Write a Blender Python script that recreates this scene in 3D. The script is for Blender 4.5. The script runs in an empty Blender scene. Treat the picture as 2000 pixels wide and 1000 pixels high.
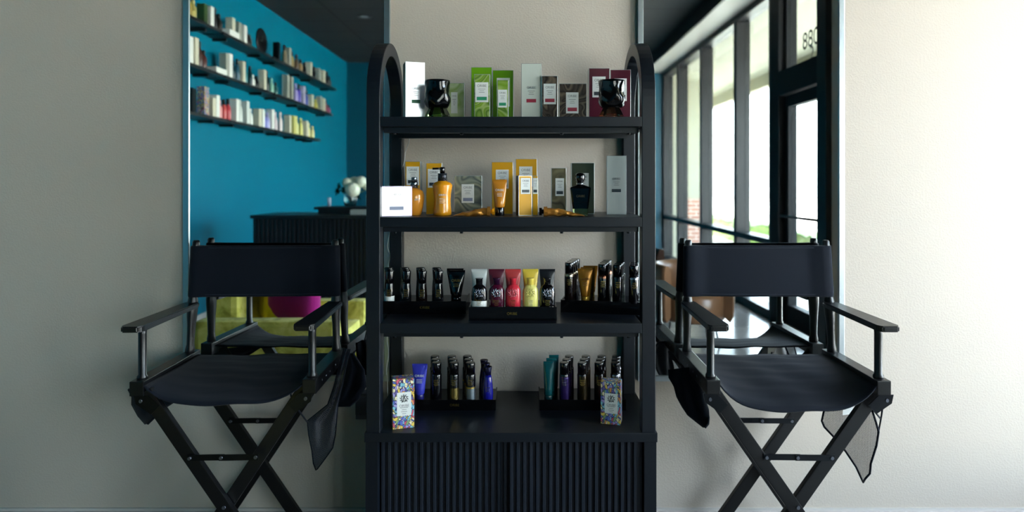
import bpy, bmesh, math, random
from mathutils import Vector, Matrix, noise
random.seed(7)
S = bpy.context.scene
COL = S.collection
# ------------------------------------------------------------------ camera
FPX, VX, VY, CY, CH = 1250.0, 1020.0, 357.0, -2.5, 1.37
cd = bpy.data.cameras.new('camera'); cam = bpy.data.objects.new('camera', cd); COL.objects.link(cam)
cam.location = (0, CY, CH); cam.rotation_euler = (math.pi/2, 0, 0)
cd.sensor_width = 36; cd.lens = 36*FPX/2000
cd.shift_x = -(VX-1000)/2000; cd.shift_y = -(500-VY)/2000
cd.clip_start = 0.05; cd.clip_end = 300
cd.dof.use_dof = True; cd.dof.focus_distance = 2.13; cd.dof.aperture_fstop = 1.9
S.camera = cam
# ------------------------------------------------------------------ sky, exposure
w = bpy.data.worlds.new('sky'); S.world = w; w.use_nodes = True
wn = w.node_tree.nodes; wl = w.node_tree.links
bg = wn['Background']
sky = wn.new('ShaderNodeTexSky'); sky.sky_type = 'NISHITA'; sky.sun_disc = False
sky.sun_elevation = math.radians(48); sky.sun_rotation = math.radians(250); sky.dust_density = 3.0; sky.air_density = 1.2
mixn = wn.new('ShaderNodeMix'); mixn.data_type = 'RGBA'; mixn.inputs[0].default_value = 0.8
mixn.inputs[7].default_value = (0.86, 0.94, 1.0, 1)
wl.new(sky.outputs[0], mixn.inputs[6]); wl.new(mixn.outputs[2], bg.inputs[0])
bg.inputs[1].default_value = 7.0
vs = S.view_settings
vs.view_transform = 'Standard'; vs.look = 'None'; vs.gamma = 1; vs.use_curve_mapping = False
vs.exposure = 1.15
S.cycles.max_bounces = 12; S.cycles.diffuse_bounces = 6; S.cycles.glossy_bounces = 8
S.cycles.transmission_bounces = 8; S.cycles.transparent_max_bounces = 16
S.cycles.sample_clamp_indirect = 6.0; S.cycles.caustics_reflective = False; S.cycles.caustics_refractive = False
sd = bpy.data.lights.new('sun','SUN'); sd.energy = 22; sd.color = (1,.93,.82); sd.angle = .01
so = bpy.data.objects.new('sun', sd); COL.objects.link(so); so.rotation_euler = (math.radians(12), math.radians(-34), 0)
# daylight portals in the storefront openings (they only guide the sky light, they add none)
XW = 2.6          # storefront plane
for (y0, y1) in ((-8.85, -5.9), (-5.9, -2.75), (-1.9, -.16)):
    ld = bpy.data.lights.new('sky_portal', 'AREA'); ld.shape = 'RECTANGLE'
    ld.size = 3.2; ld.size_y = y1-y0; ld.cycles.is_portal = True
    lo = bpy.data.objects.new('sky_portal', ld); COL.objects.link(lo)
    lo.location = (XW+0.13, (y0+y1)/2, 1.7); lo.rotation_euler = (0, math.pi/2, 0)

def PX(px, y): return (px-VX)*(y-CY)/FPX
def PZ(py, y): return CH-(py-VY)*(y-CY)/FPX

# ------------------------------------------------------------------ materials
def lin(c):
    return tuple(((v/255)/12.92 if v/255 <= .04045 else ((v/255+.055)/1.055)**2.4) for v in c)+(1,)
MATS = {}
def M(name, rgb=(128,128,128), rough=.5, metal=0, spec=.5, coat=0, trans=0, ior=1.45, sheen=0):
    if name in MATS: return MATS[name]
    m = bpy.data.materials.new(name); m.use_nodes = True
    b = m.node_tree.nodes['Principled BSDF']
    b.inputs['Base Color'].default_value = lin(rgb); b.inputs['Roughness'].default_value = rough
    b.inputs['Metallic'].default_value = metal; b.inputs['Specular IOR Level'].default_value = spec
    b.inputs['Coat Weight'].default_value = coat; b.inputs['Coat Roughness'].default_value = .05
    b.inputs['Transmission Weight'].default_value = trans; b.inputs['IOR'].default_value = ior
    b.inputs['Sheen Weight'].default_value = sheen
    MATS[name] = m; return m
def nd(m, t, **kw):
    n = m.node_tree.nodes.new(t)
    for k, v in kw.items(): setattr(n, k, v)
    return n
def lk(m, a, b): m.node_tree.links.new(a, b)
def P(m): return m.node_tree.nodes['Principled BSDF']
def coords(m, scale=(1,1,1), kind='Object'):
    t = nd(m, 'ShaderNodeTexCoord'); mp = nd(m, 'ShaderNodeMapping'); mp.inputs['Scale'].default_value = scale
    lk(m, t.outputs[kind], mp.inputs[0]); return mp.outputs[0]
def ramp(m, fac, stops, interp='LINEAR'):
    r = nd(m, 'ShaderNodeValToRGB'); r.color_ramp.interpolation = interp
    els = r.color_ramp.elements
    while len(els) < len(stops): els.new(.5)
    for e, (p, c) in zip(els, stops): e.position = p; e.color = lin(c)
    lk(m, fac, r.inputs[0]); return r.outputs[0]
def bump(m, fac, strength=.3, dist=.01):
    b = nd(m, 'ShaderNodeBump'); b.inputs['Strength'].default_value = strength; b.inputs['Distance'].default_value = dist
    lk(m, fac, b.inputs['Height']); lk(m, b.outputs[0], P(m).inputs['Normal'])
def noisef(m, vec, scale, detail=3, rough=.5, dist=0):
    n = nd(m, 'ShaderNodeTexNoise'); n.inputs['Scale'].default_value = scale; n.inputs['Detail'].default_value = detail
    n.inputs['Roughness'].default_value = rough; n.inputs['Distortion'].default_value = dist
    lk(m, vec, n.inputs['Vector']); return n.outputs['Fac']

def painted(name, rgb, rough=.55, bs=.35, sc=110):
    m = M(name, rgb, rough); v = coords(m); f = noisef(m, v, sc, 2, .45)
    f2 = ramp(m, f, [(.45,(0,0,0)),(.62,(255,255,255))]); bump(m, f2, bs, .0016); return m
wall_paint = painted('beige_orange_peel_paint', (190,180,167), .6, .16, 130)
teal_paint = painted('teal_paint', (0,112,138), .26, .08, 60)
base_paint = M('white_trim_paint', (196,192,186), .4)
def plank_floor():
    m = M('pale_wood_floor', (110,106,102), .16)
    v = coords(m)
    br = nd(m, 'ShaderNodeTexBrick'); br.offset = .4
    br.inputs['Color1'].default_value = lin((104,101,98)); br.inputs['Color2'].default_value = lin((118,114,110)); br.inputs['Mortar'].default_value = lin((80,76,72))
    br.inputs['Scale'].default_value = 1; br.inputs['Brick Width'].default_value = 1.2; br.inputs['Row Height'].default_value = .2; br.inputs['Mortar Size'].default_value = .003
    lk(m, v, br.inputs['Vector']); lk(m, br.outputs['Color'], P(m).inputs['Base Color']); return m
floor_m = plank_floor()
def ceil_tiles():
    m = M('dark_ceiling_tiles', (30,32,33), .8)
    v = coords(m); br = nd(m, 'ShaderNodeTexBrick'); br.offset = 0
    br.inputs['Color1'].default_value = lin((36,38,38)); br.inputs['Color2'].default_value = lin((32,33,34)); br.inputs['Mortar'].default_value = lin((12,14,16))
    br.inputs['Scale'].default_value = 1; br.inputs['Brick Width'].default_value = 1.2; br.inputs['Row Height'].default_value = .6; br.inputs['Mortar Size'].default_value = .02
    lk(m, v, br.inputs['Vector']); lk(m, br.outputs['Color'], P(m).inputs['Base Color']); return m
ceil_m = ceil_tiles()
brick_m = M('red_brick', (165,125,110), .8)
_v = coords(brick_m, (1,1,1)); _b = nd(brick_m, 'ShaderNodeTexBrick')
_b.inputs['Color1'].default_value = lin((170,120,100)); _b.inputs['Color2'].default_value = lin((150,105,92)); _b.inputs['Mortar'].default_value = lin((200,190,180))
_b.inputs['Scale'].default_value = 1; _b.inputs['Brick Width'].default_value = .22; _b.inputs['Row Height'].default_value = .075; _b.inputs['Mortar Size'].default_value = .008
_mp = brick_m.node_tree.nodes['Mapping']; _mp.inputs['Rotation'].default_value = (math.pi/2,0,0)
lk(brick_m, _v, _b.inputs['Vector']); lk(brick_m, _b.outputs['Color'], P(brick_m).inputs['Base Color'])
stucco = painted('cream_stucco', (160,158,140), .8, .3, 60)
pave = M('pale_concrete', (214,208,196), .7)
hedge_m = M('hedge_leaves', (96,128,52), .6)
_v = coords(hedge_m); lk(hedge_m, ramp(hedge_m, noisef(hedge_m,_v,30,4), [(.3,(60,86,30)),(.7,(140,165,80))]), P(hedge_m).inputs['Base Color'])
dark_alu = M('dark_bronze_aluminium', (20,21,24), .4, .2)
soffit_m = painted('soffit_paint', (176,172,164), .5, .1)
mirror_m = M('silver_mirror', (232,238,238), .0, 1)
alu_m = M('brushed_silver_frame', (190,200,204), .32, 1)
chalk = M('black_painted_wood', (7,14,23), .38)
chalk2 = M('black_tambour', (20,27,38), .45)
chair_wood = M('black_lacquered_wood', (10,11,14), .33)
_v = coords(chair_wood, (1,1,8)); bump(chair_wood, noisef(chair_wood,_v,60,3), .08, .002)
canvas = M('black_canvas', (11,18,29), .85, sheen=.06, spec=.2)
_v = coords(canvas, (1,1,1)); bump(canvas, noisef(canvas,_v,900,2), .25, .0006)
steel = M('dark_steel', (40,42,46), .3, .9)
screw_m = M('steel_rivet', (110,114,124), .35, .9)
gloss_black = M('gloss_black_plastic', (7,7,10), .12, coat=.6)
acry = M('black_acrylic_tray', (5,5,7), .18)
white_paper = M('white_label_paper', (222,224,220), .5)
ink = M('grey_ink', (110,112,112), .5); ink_dark = M('black_ink', (28,30,34), .45); gold_ink = M('gold_foil', (190,160,80), .3, 1)
silver_foil = M('silver_foil_card', (214,220,216), .22, .55)
bright_foil = M('white_satin_card', (232,232,238), .28, .6)
pearl_foil = M('pearl_card', (204,210,200), .4, .04)
green_foil = M('lime_green_card', (118,178,22), .3, .15)
maroon = M('maroon_card', (78,22,38), .35, .1)
gold_card = M('gold_yellow_card', (206,150,10), .42, .08)
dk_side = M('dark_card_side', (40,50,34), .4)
def agate(name, cols, sc=14, dist=2.5, rough=.25, metal=.2):
    m = M(name, cols[0], rough, metal)
    v = coords(m); oi = nd(m, 'ShaderNodeObjectInfo'); add = nd(m, 'ShaderNodeVectorMath'); add.operation='ADD'
    lk(m, v, add.inputs[0]); lk(m, oi.outputs['Location'], add.inputs[1])
    n = noisef(m, add.outputs[0], sc*1.3, 1.2, .4, dist*.35)
    mu = nd(m, 'ShaderNodeMath', operation='MULTIPLY'); mu.inputs[1].default_value = 6; lk(m, n, mu.inputs[0])
    fr = nd(m, 'ShaderNodeMath', operation='FRACT'); lk(m, mu.outputs[0], fr.inputs[0])
    k = len(cols)
    lk(m, ramp(m, fr.outputs[0], [(i/(k-1)*.98, c) for i, c in enumerate(cols)]), P(m).inputs['Base Color']); return m
ag_green = agate('green_agate_print', [(140,170,70),(120,160,40),(170,190,110),(90,130,40),(140,168,70)], 7)
ag_pale = agate('pale_green_agate_print', [(170,190,130),(196,206,160),(150,176,100),(176,192,136)], 6)
ag_brown = agate('brown_agate_print', [(62,50,44),(84,72,62),(48,40,38),(120,104,86),(58,48,44)], 9)
ag_grey = agate('grey_agate_print', [(120,124,112),(150,152,134),(90,98,94),(170,168,140),(122,124,110)], 6)
ag_bronze = agate('bronze_agate_print', [(96,88,64),(130,120,90),(70,62,48),(110,100,74)], 7)
def floral():
    m = M('floral_print_card', (120,120,160), .4)
    v = coords(m, (1,1,.7)); vo = nd(m, 'ShaderNodeTexVoronoi'); vo.inputs['Scale'].default_value = 120
    nz = nd(m,'ShaderNodeTexNoise'); nz.inputs['Scale'].default_value = 25; nz.inputs['Detail'].default_value = 2
    lk(m, v, nz.inputs['Vector'])
    mx = nd(m,'ShaderNodeVectorMath'); mx.operation='MULTIPLY_ADD'; mx.inputs[1].default_value=(.05,.05,.05)
    lk(m, nz.outputs['Color'], mx.inputs[0]); lk(m, v, mx.inputs[2]); lk(m, mx.outputs[0], vo.inputs['Vector'])
    sp = nd(m,'ShaderNodeSeparateColor'); lk(m, vo.outputs['Color'], sp.inputs[0])
    c = ramp(m, sp.outputs[0], [(0,(86,110,190)),(.16,(160,150,205)),(.30,(226,196,90)),(.44,(130,160,110)),(.56,(205,90,110)),(.64,(130,190,205)),(.76,(236,224,180)),(.9,(100,90,150)),(.95,(226,150,90))], 'CONSTANT')
    vo2 = nd(m, 'ShaderNodeTexVoronoi'); vo2.inputs['Scale'].default_value = 120; vo2.feature='DISTANCE_TO_EDGE'; lk(m, mx.outputs[0], vo2.inputs['Vector'])
    e = ramp(m, vo2.outputs['Distance'], [(0,(90,90,130)),(.07,(255,255,255))], 'CONSTANT')
    mm = nd(m,'ShaderNodeMix', data_type='RGBA'); mm.blend_type='MULTIPLY'; mm.inputs[0].default_value=1
    lk(m, c, mm.inputs[6]); lk(m, e, mm.inputs[7]); lk(m, mm.outputs[2], P(m).inputs['Base Color']); return m
floral_m = floral()
def glassm(name, rgb):
    m = M(name, rgb, .02, trans=1, ior=1.5); return m
green_glass = glassm('green_glass', (170,225,110)); amber_glass = glassm('amber_glass', (225,150,100))
black_glass = M('black_glass', (3,4,5), .04, coat=0)
amber_pl = M('amber_plastic', (214,140,22), .15, coat=.4)
honey_pl = M('honey_plastic', (196,126,36), .15, coat=.4)
copper_foil = M('crumpled_copper_foil', (186,126,52), .28, .5)
silver_cap = M('silver_cap', (120,124,130), .2, .9)
def pane_mat(name='tinted_window_glass', tint=(.80,.82,.81,1)):
    m = bpy.data.materials.new(name); m.use_nodes = True; nt = m.node_tree
    nt.nodes.remove(nt.nodes['Principled BSDF'])
    tr = nt.nodes.new('ShaderNodeBsdfTransparent'); tr.inputs[0].default_value = tint
    gl = nt.nodes.new('ShaderNodeBsdfGlossy'); gl.inputs['Roughness'].default_value = 0
    fr = nt.nodes.new('ShaderNodeFresnel'); fr.inputs[0].default_value = 1.45
    mx = nt.nodes.new('ShaderNodeMixShader')
    ge = nt.nodes.new('ShaderNodeNewGeometry'); iv = nt.nodes.new('ShaderNodeMath'); iv.operation = 'SUBTRACT'; iv.inputs[0].default_value = 1
    nt.links.new(ge.outputs['Backfacing'], iv.inputs[1]); mu = nt.nodes.new('ShaderNodeMath'); mu.operation = 'MULTIPLY'
    nt.links.new(fr.outputs[0], mu.inputs[0]); nt.links.new(iv.outputs[0], mu.inputs[1])
    nt.links.new(mu.outputs[0], mx.inputs[0]); nt.links.new(tr.outputs[0], mx.inputs[1]); nt.links.new(gl.outputs[0], mx.inputs[2])
    nt.links.new(mx.outputs[0], nt.nodes['Material Output'].inputs[0]); return m
glass_pane = pane_mat(); clear_pane = pane_mat('clear_window_glass', (.97,.98,.98,1))
def mesh_fabric(name, rgb, hole):
    m = bpy.data.materials.new(name); m.use_nodes = True; nt = m.node_tree; b = nt.nodes['Principled BSDF']
    b.inputs['Base Color'].default_value = lin(rgb); b.inputs['Roughness'].default_value = .6
    uv = nt.nodes.new('ShaderNodeTexCoord'); sc = nt.nodes.new('ShaderNodeMapping'); sc.inputs['Scale'].default_value = (330,330,330)
    nt.links.new(uv.outputs['UV'], sc.inputs[0])
    sp = nt.nodes.new('ShaderNodeSeparateXYZ'); nt.links.new(sc.outputs[0], sp.inputs[0])
    outs = []
    for k in (0,1):
        f = nt.nodes.new('ShaderNodeMath'); f.operation='FRACT'; nt.links.new(sp.outputs[k], f.inputs[0])
        g = nt.nodes.new('ShaderNodeMath'); g.operation='GREATER_THAN'; g.inputs[1].default_value = 1-hole; nt.links.new(f.outputs[0], g.inputs[0]); outs.append(g)
    mu = nt.nodes.new('ShaderNodeMath'); mu.operation='MULTIPLY'; nt.links.new(outs[0].outputs[0], mu.inputs[0]); nt.links.new(outs[1].outputs[0], mu.inputs[1])
    iv = nt.nodes.new('ShaderNodeMath'); iv.operation='SUBTRACT'; iv.inputs[0].default_value = 1; nt.links.new(mu.outputs[0], iv.inputs[1])
    nt.links.new(iv.outputs[0], b.inputs['Alpha']); return m
net_light = mesh_fabric('open_black_mesh', (34,34,42), .62)
net_dark = mesh_fabric('dense_black_mesh', (32,38,52), .38)
velvet = M('yellow_green_velvet', (176,172,60), .8, sheen=.1, spec=.15)
_v = coords(velvet); lk(velvet, ramp(velvet, noisef(velvet,_v,9,5,.6,.6), [(.35,(150,144,56)),(.5,(196,190,90)),(.68,(222,214,124))]), P(velvet).inputs['Base Color'])
velvet_y = M('bright_yellow_velvet', (206,188,30), .8, sheen=.1, spec=.15); velvet_m = M('magenta_velvet', (140,8,104), .8, sheen=.2, spec=.15)
leather = M('tan_leather', (112,80,56), .3); leather_d = M('brown_leather', (62,42,34), .25)

# ------------------------------------------------------------------ geometry helpers
class MB:
    def __init__(s): s.bm = bmesh.new()
    def _mat(s, fs, mi, sm):
        for f in fs: f.material_index = mi; f.smooth = sm
    def poly(s, verts, faces, mi=0, sm=False):
        vs = [s.bm.verts.new(v) for v in verts]
        fs = []
        for f in faces:
            try: fs.append(s.bm.faces.new([vs[i] for i in f]))
            except ValueError: pass
        s._mat(fs, mi, sm); return s
    def box(s, x0, x1, y0, y1, z0, z1, mi=0, mtx=None, bev=0):
        vs = [Vector((x,y,z)) for x in (x0,x1) for y in (y0,y1) for z in (z0,z1)]
        if mtx: vs = [mtx @ v for v in vs]
        bv = [s.bm.verts.new(v) for v in vs]
        fs = [s.bm.faces.new([bv[i] for i in f]) for f in ((0,1,3,2),(4,6,7,5),(0,4,5,1),(2,3,7,6),(0,2,6,4),(1,5,7,3))]
        s._mat(fs, mi, False)
        if bev:
            es = list({e for f in fs for e in f.edges})
            r = bmesh.ops.bevel(s.bm, geom=es, offset=bev, segments=2, profile=.7, affect='EDGES')
            for f in r['faces']: f.material_index = mi
        return s
    def rings(s, rings, mi=0, cap=(True,True), sm=True, closed=True):
        rv = [[s.bm.verts.new(p) for p in r] for r in rings]; fs = []
        n = len(rings[0])
        for a, b in zip(rv, rv[1:]):
            for i in range(n if closed else n-1):
                j = (i+1) % n; fs.append(s.bm.faces.new((a[i], a[j], b[j], b[i])))
        s._mat(fs, mi, sm)
        if closed:
            c = []
            if cap[0]: c.append(s.bm.faces.new(list(reversed(rv[0]))))
            if cap[1]: c.append(s.bm.faces.new(rv[-1]))
            s._mat(c, mi, False)
        return s
    def lathe(s, prof, cx=0, cy=0, seg=24, mi=0, ell=1.0, cap=(True,True), fn=None, sm=True):
        R = []
        for (r, z) in prof:
            ring = []
            for i in range(seg):
                a = 2*math.pi*i/seg; rr = r*(fn(a, z) if fn else 1)
                ring.append(Vector((cx+rr*math.cos(a), cy+rr*ell*math.sin(a), z)))
            R.append(ring)
        return s.rings(R, mi, cap, sm)
    def tube(s, pts, r, seg=8, mi=0, sm=True):
        pts = [Vector(p) for p in pts]; R = []
        up = Vector((0,0,1)); prev = None
        for i, p in enumerate(pts):
            t = (pts[min(i+1,len(pts)-1)]-pts[max(i-1,0)]).normalized()
            a = t.cross(up if abs(t.z) < .95 else Vector((1,0,0))).normalized() if prev is None else (prev - t*prev.dot(t)).normalized()
            prev = a; b = t.cross(a)
            rr = r[i] if isinstance(r, (list,tuple)) else r
            R.append([p+(a*math.cos(2*math.pi*k/seg)+b*math.sin(2*math.pi*k/seg))*rr for k in range(seg)])
        return s.rings(R, mi, (True,True), sm)
    def prism(s, pts, vec, mi=0, sm=False):
        pts = [Vector(p) for p in pts]; v = Vector(vec); n = len(pts)
        a = [s.bm.verts.new(p) for p in pts]; b = [s.bm.verts.new(p+v) for p in pts]
        fs = [s.bm.faces.new((a[i], a[(i+1)%n], b[(i+1)%n], b[i])) for i in range(n)]
        s._mat(fs, mi, sm)
        c = [s.bm.faces.new(list(reversed(a))), s.bm.faces.new(b)]; s._mat(c, mi, False); return s
    def bar(s, p0, p1, w, t, side=(0,1,0), mi=0, bev=0):
        """rectangular bar from p0 to p1: t thick along side, w wide across"""
        p0 = Vector(p0); p1 = Vector(p1); d = (p1-p0); L = d.length; d.normalize()
        sd = Vector(side); sd = (sd-d*sd.dot(d)).normalized(); u = d.cross(sd)
        m = Matrix((u, sd, d)).transposed().to_4x4(); m.translation = p0
        return s.box(-w/2, w/2, -t/2, t/2, 0, L, mi, m, bev)
    def build(s, name, mats, parent=None, loc=None, norm=True):
        if norm: bmesh.ops.recalc_face_normals(s.bm, faces=s.bm.faces)
        me = bpy.data.meshes.new(name); s.bm.to_mesh(me); s.bm.free()
        for m in (mats if isinstance(mats, (list,tuple)) else [mats]): me.materials.append(m)
        return link(name, me, parent, loc)
def link(name, me, parent=None, loc=None):
    o = bpy.data.objects.new(name, me); COL.objects.link(o)
    if parent: o.parent = parent
    if loc: o.location = loc
    return o
USED = {}
def tag(o, label, cat, group=None, kind=None):
    if label in USED: print('DUPLABEL', label)
    USED[label] = 1
    o['label'] = label; o['category'] = cat
    if group: o['group'] = group
    if kind: o['kind'] = kind
    return o
def empty(name, loc=(0,0,0), rz=0):
    o = bpy.data.objects.new(name, None); COL.objects.link(o); o.location = loc; o.rotation_euler = (0,0,rz)
    o.empty_display_size = .05; return o
def structure(name, mb, mats): o = mb.build(name, mats); o['kind'] = 'structure'; return o
def copy_tree(o, parent=None):
    c = o.copy(); COL.objects.link(c); c.parent = parent
    for ch in list(o.children): copy_tree(ch, c)
    return c
_tc = {}
def text_mesh(txt, size, spacing=1.0):
    k = (txt, size)
    if k in _tc: return _tc[k]
    cu = bpy.data.curves.new('lettering', 'FONT'); cu.body = txt; cu.size = size; cu.align_x = 'CENTER'; cu.align_y = 'CENTER'; cu.extrude = .0002; cu.space_character = spacing
    ob = bpy.data.objects.new('lettering', cu); COL.objects.link(ob)
    dg = bpy.context.evaluated_depsgraph_get(); me = bpy.data.meshes.new_from_object(ob.evaluated_get(dg))
    bpy.data.objects.remove(ob); _tc[k] = me; return me
def lettering(txt, size, loc, parent, mat, rot=(math.pi/2,0,0), spacing=1.0):
    me = text_mesh(txt, size, spacing).copy(); me.materials.clear(); me.materials.append(mat)
    o = link('lettering', me, parent, loc); o.rotation_euler = rot; return o

# ================================================================== THE ROOM
XL, YB, ZC = -3.12, -8.9, 3.51
structure('floor', MB().box(XL-.1, XW+.05, YB-.1, .1, -.1, 0), floor_m)
structure('ceiling', MB().box(XL-.1, 2.17, YB-.1, .1, ZC, ZC+.1), ceil_m)
structure('wall_back', MB().box(XL-.1, XW+.15, 0, .12, 0, ZC+.1), wall_paint)
structure('wall_left', MB().box(XL-.12, XL, YB-.1, 0, 0, ZC+.1), teal_paint)
structure('wall_front', MB().box(XL-.1, XW, YB-.12, YB, 0, ZC+.1), painted('shaded_teal_paint', (0,76,96), .4, .08, 60))  # teal darker than the left wall: light falloff painted into the far wall
WY0, WY1, WZ0, WZ1 = -1.9, -.16, .25, 3.25      # side window opening, outside the frame, that lights the mirror wall from the right
structure('wall_right', MB().box(2.5, XW+.15, -2.7, WY0, 0, 3.6).box(2.5, XW+.15, WY1, 0, 0, 3.6).box(2.5, XW+.15, WY0, WY1, 0, WZ0).box(2.5, XW+.15, WY0, WY1, WZ1, 3.6), wall_paint)
structure('trim_1', MB().box(2.5, XW+.15, YB, -2.7, 3.32, 3.62).box(2.17, 2.5, YB, 0, 3.32, 3.36), soffit_m)
structure('trim_2', MB().box(2.14, 2.17, YB, 0, 3.32, ZC+.02), dark_alu)
structure('baseboard_back', MB().box(XL, 2.5, -.014, 0, 0, .092).box(XL, 2.5, -.008, 0, .092, .102), base_paint)
structure('baseboard_left', MB().box(XL, XL+.014, YB, -.014, 0, .10), base_paint)
structure('baseboard_right', MB().box(2.486, 2.5, -2.7, -.014, 0, .10), base_paint)
# black pier beside the door (its face fills the edge of the right mirror)
structure('trim_3', MB().box(2.453, XW+.1, -2.86, -2.7, 0, 3.32), dark_alu)
# storefront: mullions between D positions
def ydep(D): return -(D-2.5)
cols = [6.47, 7.55, 9.0, 10.35, 11.38]
def window(n, y0, y1, z0, z1, rail=None, w=.05):
    """frame between y0<y1 with its glass"""
    mb = MB()
    mb.box(2.5, 2.66, y0, y0+w, z0, z1).box(2.5, 2.66, y1-w, y1, z0, z1)
    mb.box(2.5, 2.66, y0+w, y1-w, z1-.07, z1).box(2.5, 2.66, y0+w, y1-w, z0, z0+.08)
    if rail: mb.box(2.5, 2.66, y0+w, y1-w, rail-.03, rail+.03)
    f = structure('window_%d' % n, mb, dark_alu)
    MB().box(2.6, 2.606, y0+w, y1-w, z0+.08, z1-.07).build('pane', glass_pane, f)
for i in range(4):
    window(i+1, ydep(cols[i+1]), ydep(cols[i]), .0, 3.32, .77)
mb = MB()
mb.box(2.56, 2.66, WY0, WY0+.05, WZ0, WZ1).box(2.56, 2.66, WY1-.05, WY1, WZ0, WZ1).box(2.56, 2.66, WY0+.05, WY1-.05, WZ0, WZ0+.05).box(2.56, 2.66, WY0+.05, WY1-.05, WZ1-.05, WZ1).box(2.56, 2.66, (WY0+WY1)/2-.025, (WY0+WY1)/2+.025, WZ0+.05, WZ1-.05)
f6 = structure('window_6', mb, dark_alu)
MB().box(2.6, 2.606, WY0+.05, WY1-.05, WZ0+.05, WZ1-.05).build('pane', clear_pane, f6)
# door with transom, black frame
dy0, dy1 = ydep(6.47), -2.86
mb = MB().box(2.5,2.68,dy0,dy0+.20,0,3.32).box(2.5,2.68,dy0+.2,dy1,2.2+.02,2.45).box(2.5,2.68,dy0+.2,dy1,3.25,3.32)
dfr = structure('trim_4', mb, M('black_door_frame',(14,16,20),.6,.0,.25))
mb = MB().box(2.55,2.62,dy0+.205,dy0+.31,.01,2.21).box(2.55,2.62,dy1-.11,dy1-.005,.01,2.21).box(2.55,2.62,dy0+.31,dy1-.11,2.1,2.21).box(2.55,2.62,dy0+.31,dy1-.11,.01,.2)
dr = structure('door_1', mb, MATS['black_door_frame'])
MB().box(2.58,2.586,dy0+.31,dy1-.11,.2,2.1).build('pane', glass_pane, dr)
MB().tube([(2.50,dy0+.26,1.05),(2.50,dy1-.06,1.05)],.014).box(2.5,2.55,dy0+.25,dy0+.27,1.04,1.06).box(2.5,2.55,dy1-.07,dy1-.05,1.04,1.06).build('push_bar', dark_alu, dr)
tw = structure('window_5', MB().box(2.56,2.64,dy0+.2,dy0+.24,2.45,3.25).box(2.56,2.64,dy1-.04,dy1,2.45,3.25), MATS['black_door_frame'])
MB().box(2.6,2.606,dy0+.24,dy1-.04,2.45,3.25).build('pane', glass_pane, tw)
# number on the transom glass (seen from inside it is the wrong way round, the mirror turns it back)
nt_ = lettering('880', .22, (2.59, -3.28, 2.66), tw, ink_dark, (math.pi/2, 0, math.pi/2))
nt2 = lettering('2', .17, (2.59, -3.25, 2.53), tw, ink_dark, (math.pi/2, 0, math.pi/2))
# recessed downlights
for i, (x, y) in enumerate(((-2.03, -5.76),)):
    e = empty('recessed_downlight', (x, y, ZC))
    MB().lathe([(.055,-.004),(.085,-.012),(.095,-.001)], seg=28, cap=(False,False)).build('trim_ring', dark_alu, e)
    MB().lathe([(.05,-.003),(.0525,-.006)], seg=24).build('lens', M('frosted_lens',(150,155,158),.3), e)
    tag(e, 'round recessed ceiling light in the dark ceiling, seen in the left mirror', 'ceiling light')
# ------------------------------------------------------------------ exterior
o = structure('ground', MB().box(XW+.15, 60, -60, 30, -.25, -.02), pave)
structure('exterior_canopy', MB().box(XW+.15, 4.35, -22, 1.2, 3.32, 3.6).box(4.35, 4.5, -22, 1.2, 3.1, 3.7), stucco)
pier = structure('exterior_pillar', MB().box(2.8, 3.42, -10.5, -9.7, 1.07, 3.32), stucco)
MB().box(2.76, 3.46, -10.54, -9.66, -.02, 1.07).build('brick_base', brick_m, pier)
structure('exterior_wall', MB().box(XW, 2.8, -14, -8.88, 0, 3.32), stucco)
def hedge(x0, x1, y0, y1, h, label):
    mb = MB(); random.seed(int(abs(y0)*10))
    nx, ny, nz = 6, int((y1-y0)/.12), 5
    def jit(p): return Vector(p)+Vector(noise.noise_vector(Vector(p)*9))*.05
    def sheet(f, a, b):
        vs = [jit(f(i/a, j/b)) for i in range(a+1) for j in range(b+1)]
        mb.poly(vs, [(i*(b+1)+j, (i+1)*(b+1)+j, (i+1)*(b+1)+j+1, i*(b+1)+j+1) for i in range(a) for j in range(b)])
    sheet(lambda u,v:(x0+u*(x1-x0), y0+v*(y1-y0), h), nx, ny)
    sheet(lambda u,v:(x0, y0+v*(y1-y0), u*h-.02), nz, ny); sheet(lambda u,v:(x1, y0+v*(y1-y0), u*h-.02), nz, ny)
    sheet(lambda u,v:(x0+v*(x1-x0), y0, u*h-.02), nz, nx); sheet(lambda u,v:(x0+v*(x1-x0), y1, u*h-.02), nz, nx)
    bmesh.ops.remove_doubles(mb.bm, verts=mb.bm.verts, dist=.004)
    tag(mb.build('clipped_hedge', hedge_m), label, 'hedge', 'clipped hedges outside')
hedge(5, 5.7, -19, -11.6, .42, 'low clipped green hedge outside the windows, far one in the right mirror')
hedge(5, 5.7, -9.9, -7.6, .42, 'low clipped green hedge outside the glass door, seen in the right mirror')

# ================================================================== MIRRORS
def wall_mirror(x0, x1, label):
    z0, z1, fw = .60, 2.42, .022
    e = empty('wall_mirror', ((x0+x1)/2, 0, z0)); h = (x1-x0)/2; H = z1-z0
    MB().box(-h+fw, h-fw, -.014, -.002, fw, H-fw).build('mirror_glass', mirror_m, e)
    mb = MB()
    mb.box(-h, -h+fw, -.02, 0, 0, H, bev=.002).box(h-fw, h, -.02, 0, 0, H, bev=.002)
    mb.box(-h+fw, h-fw, -.02, 0, 0, fw, bev=.002).box(-h+fw, h-fw, -.02, 0, H-fw, H, bev=.002)
    mb.build('mirror_frame', alu_m, e); tag(e, label, 'mirror', 'tall silver framed mirrors')
wall_mirror(-1.315, -.514, 'tall silver framed wall mirror left of the shelf, reflecting teal wall')
wall_mirror(.448, 1.250, 'tall silver framed wall mirror right of the shelf, reflecting storefront windows')

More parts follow.
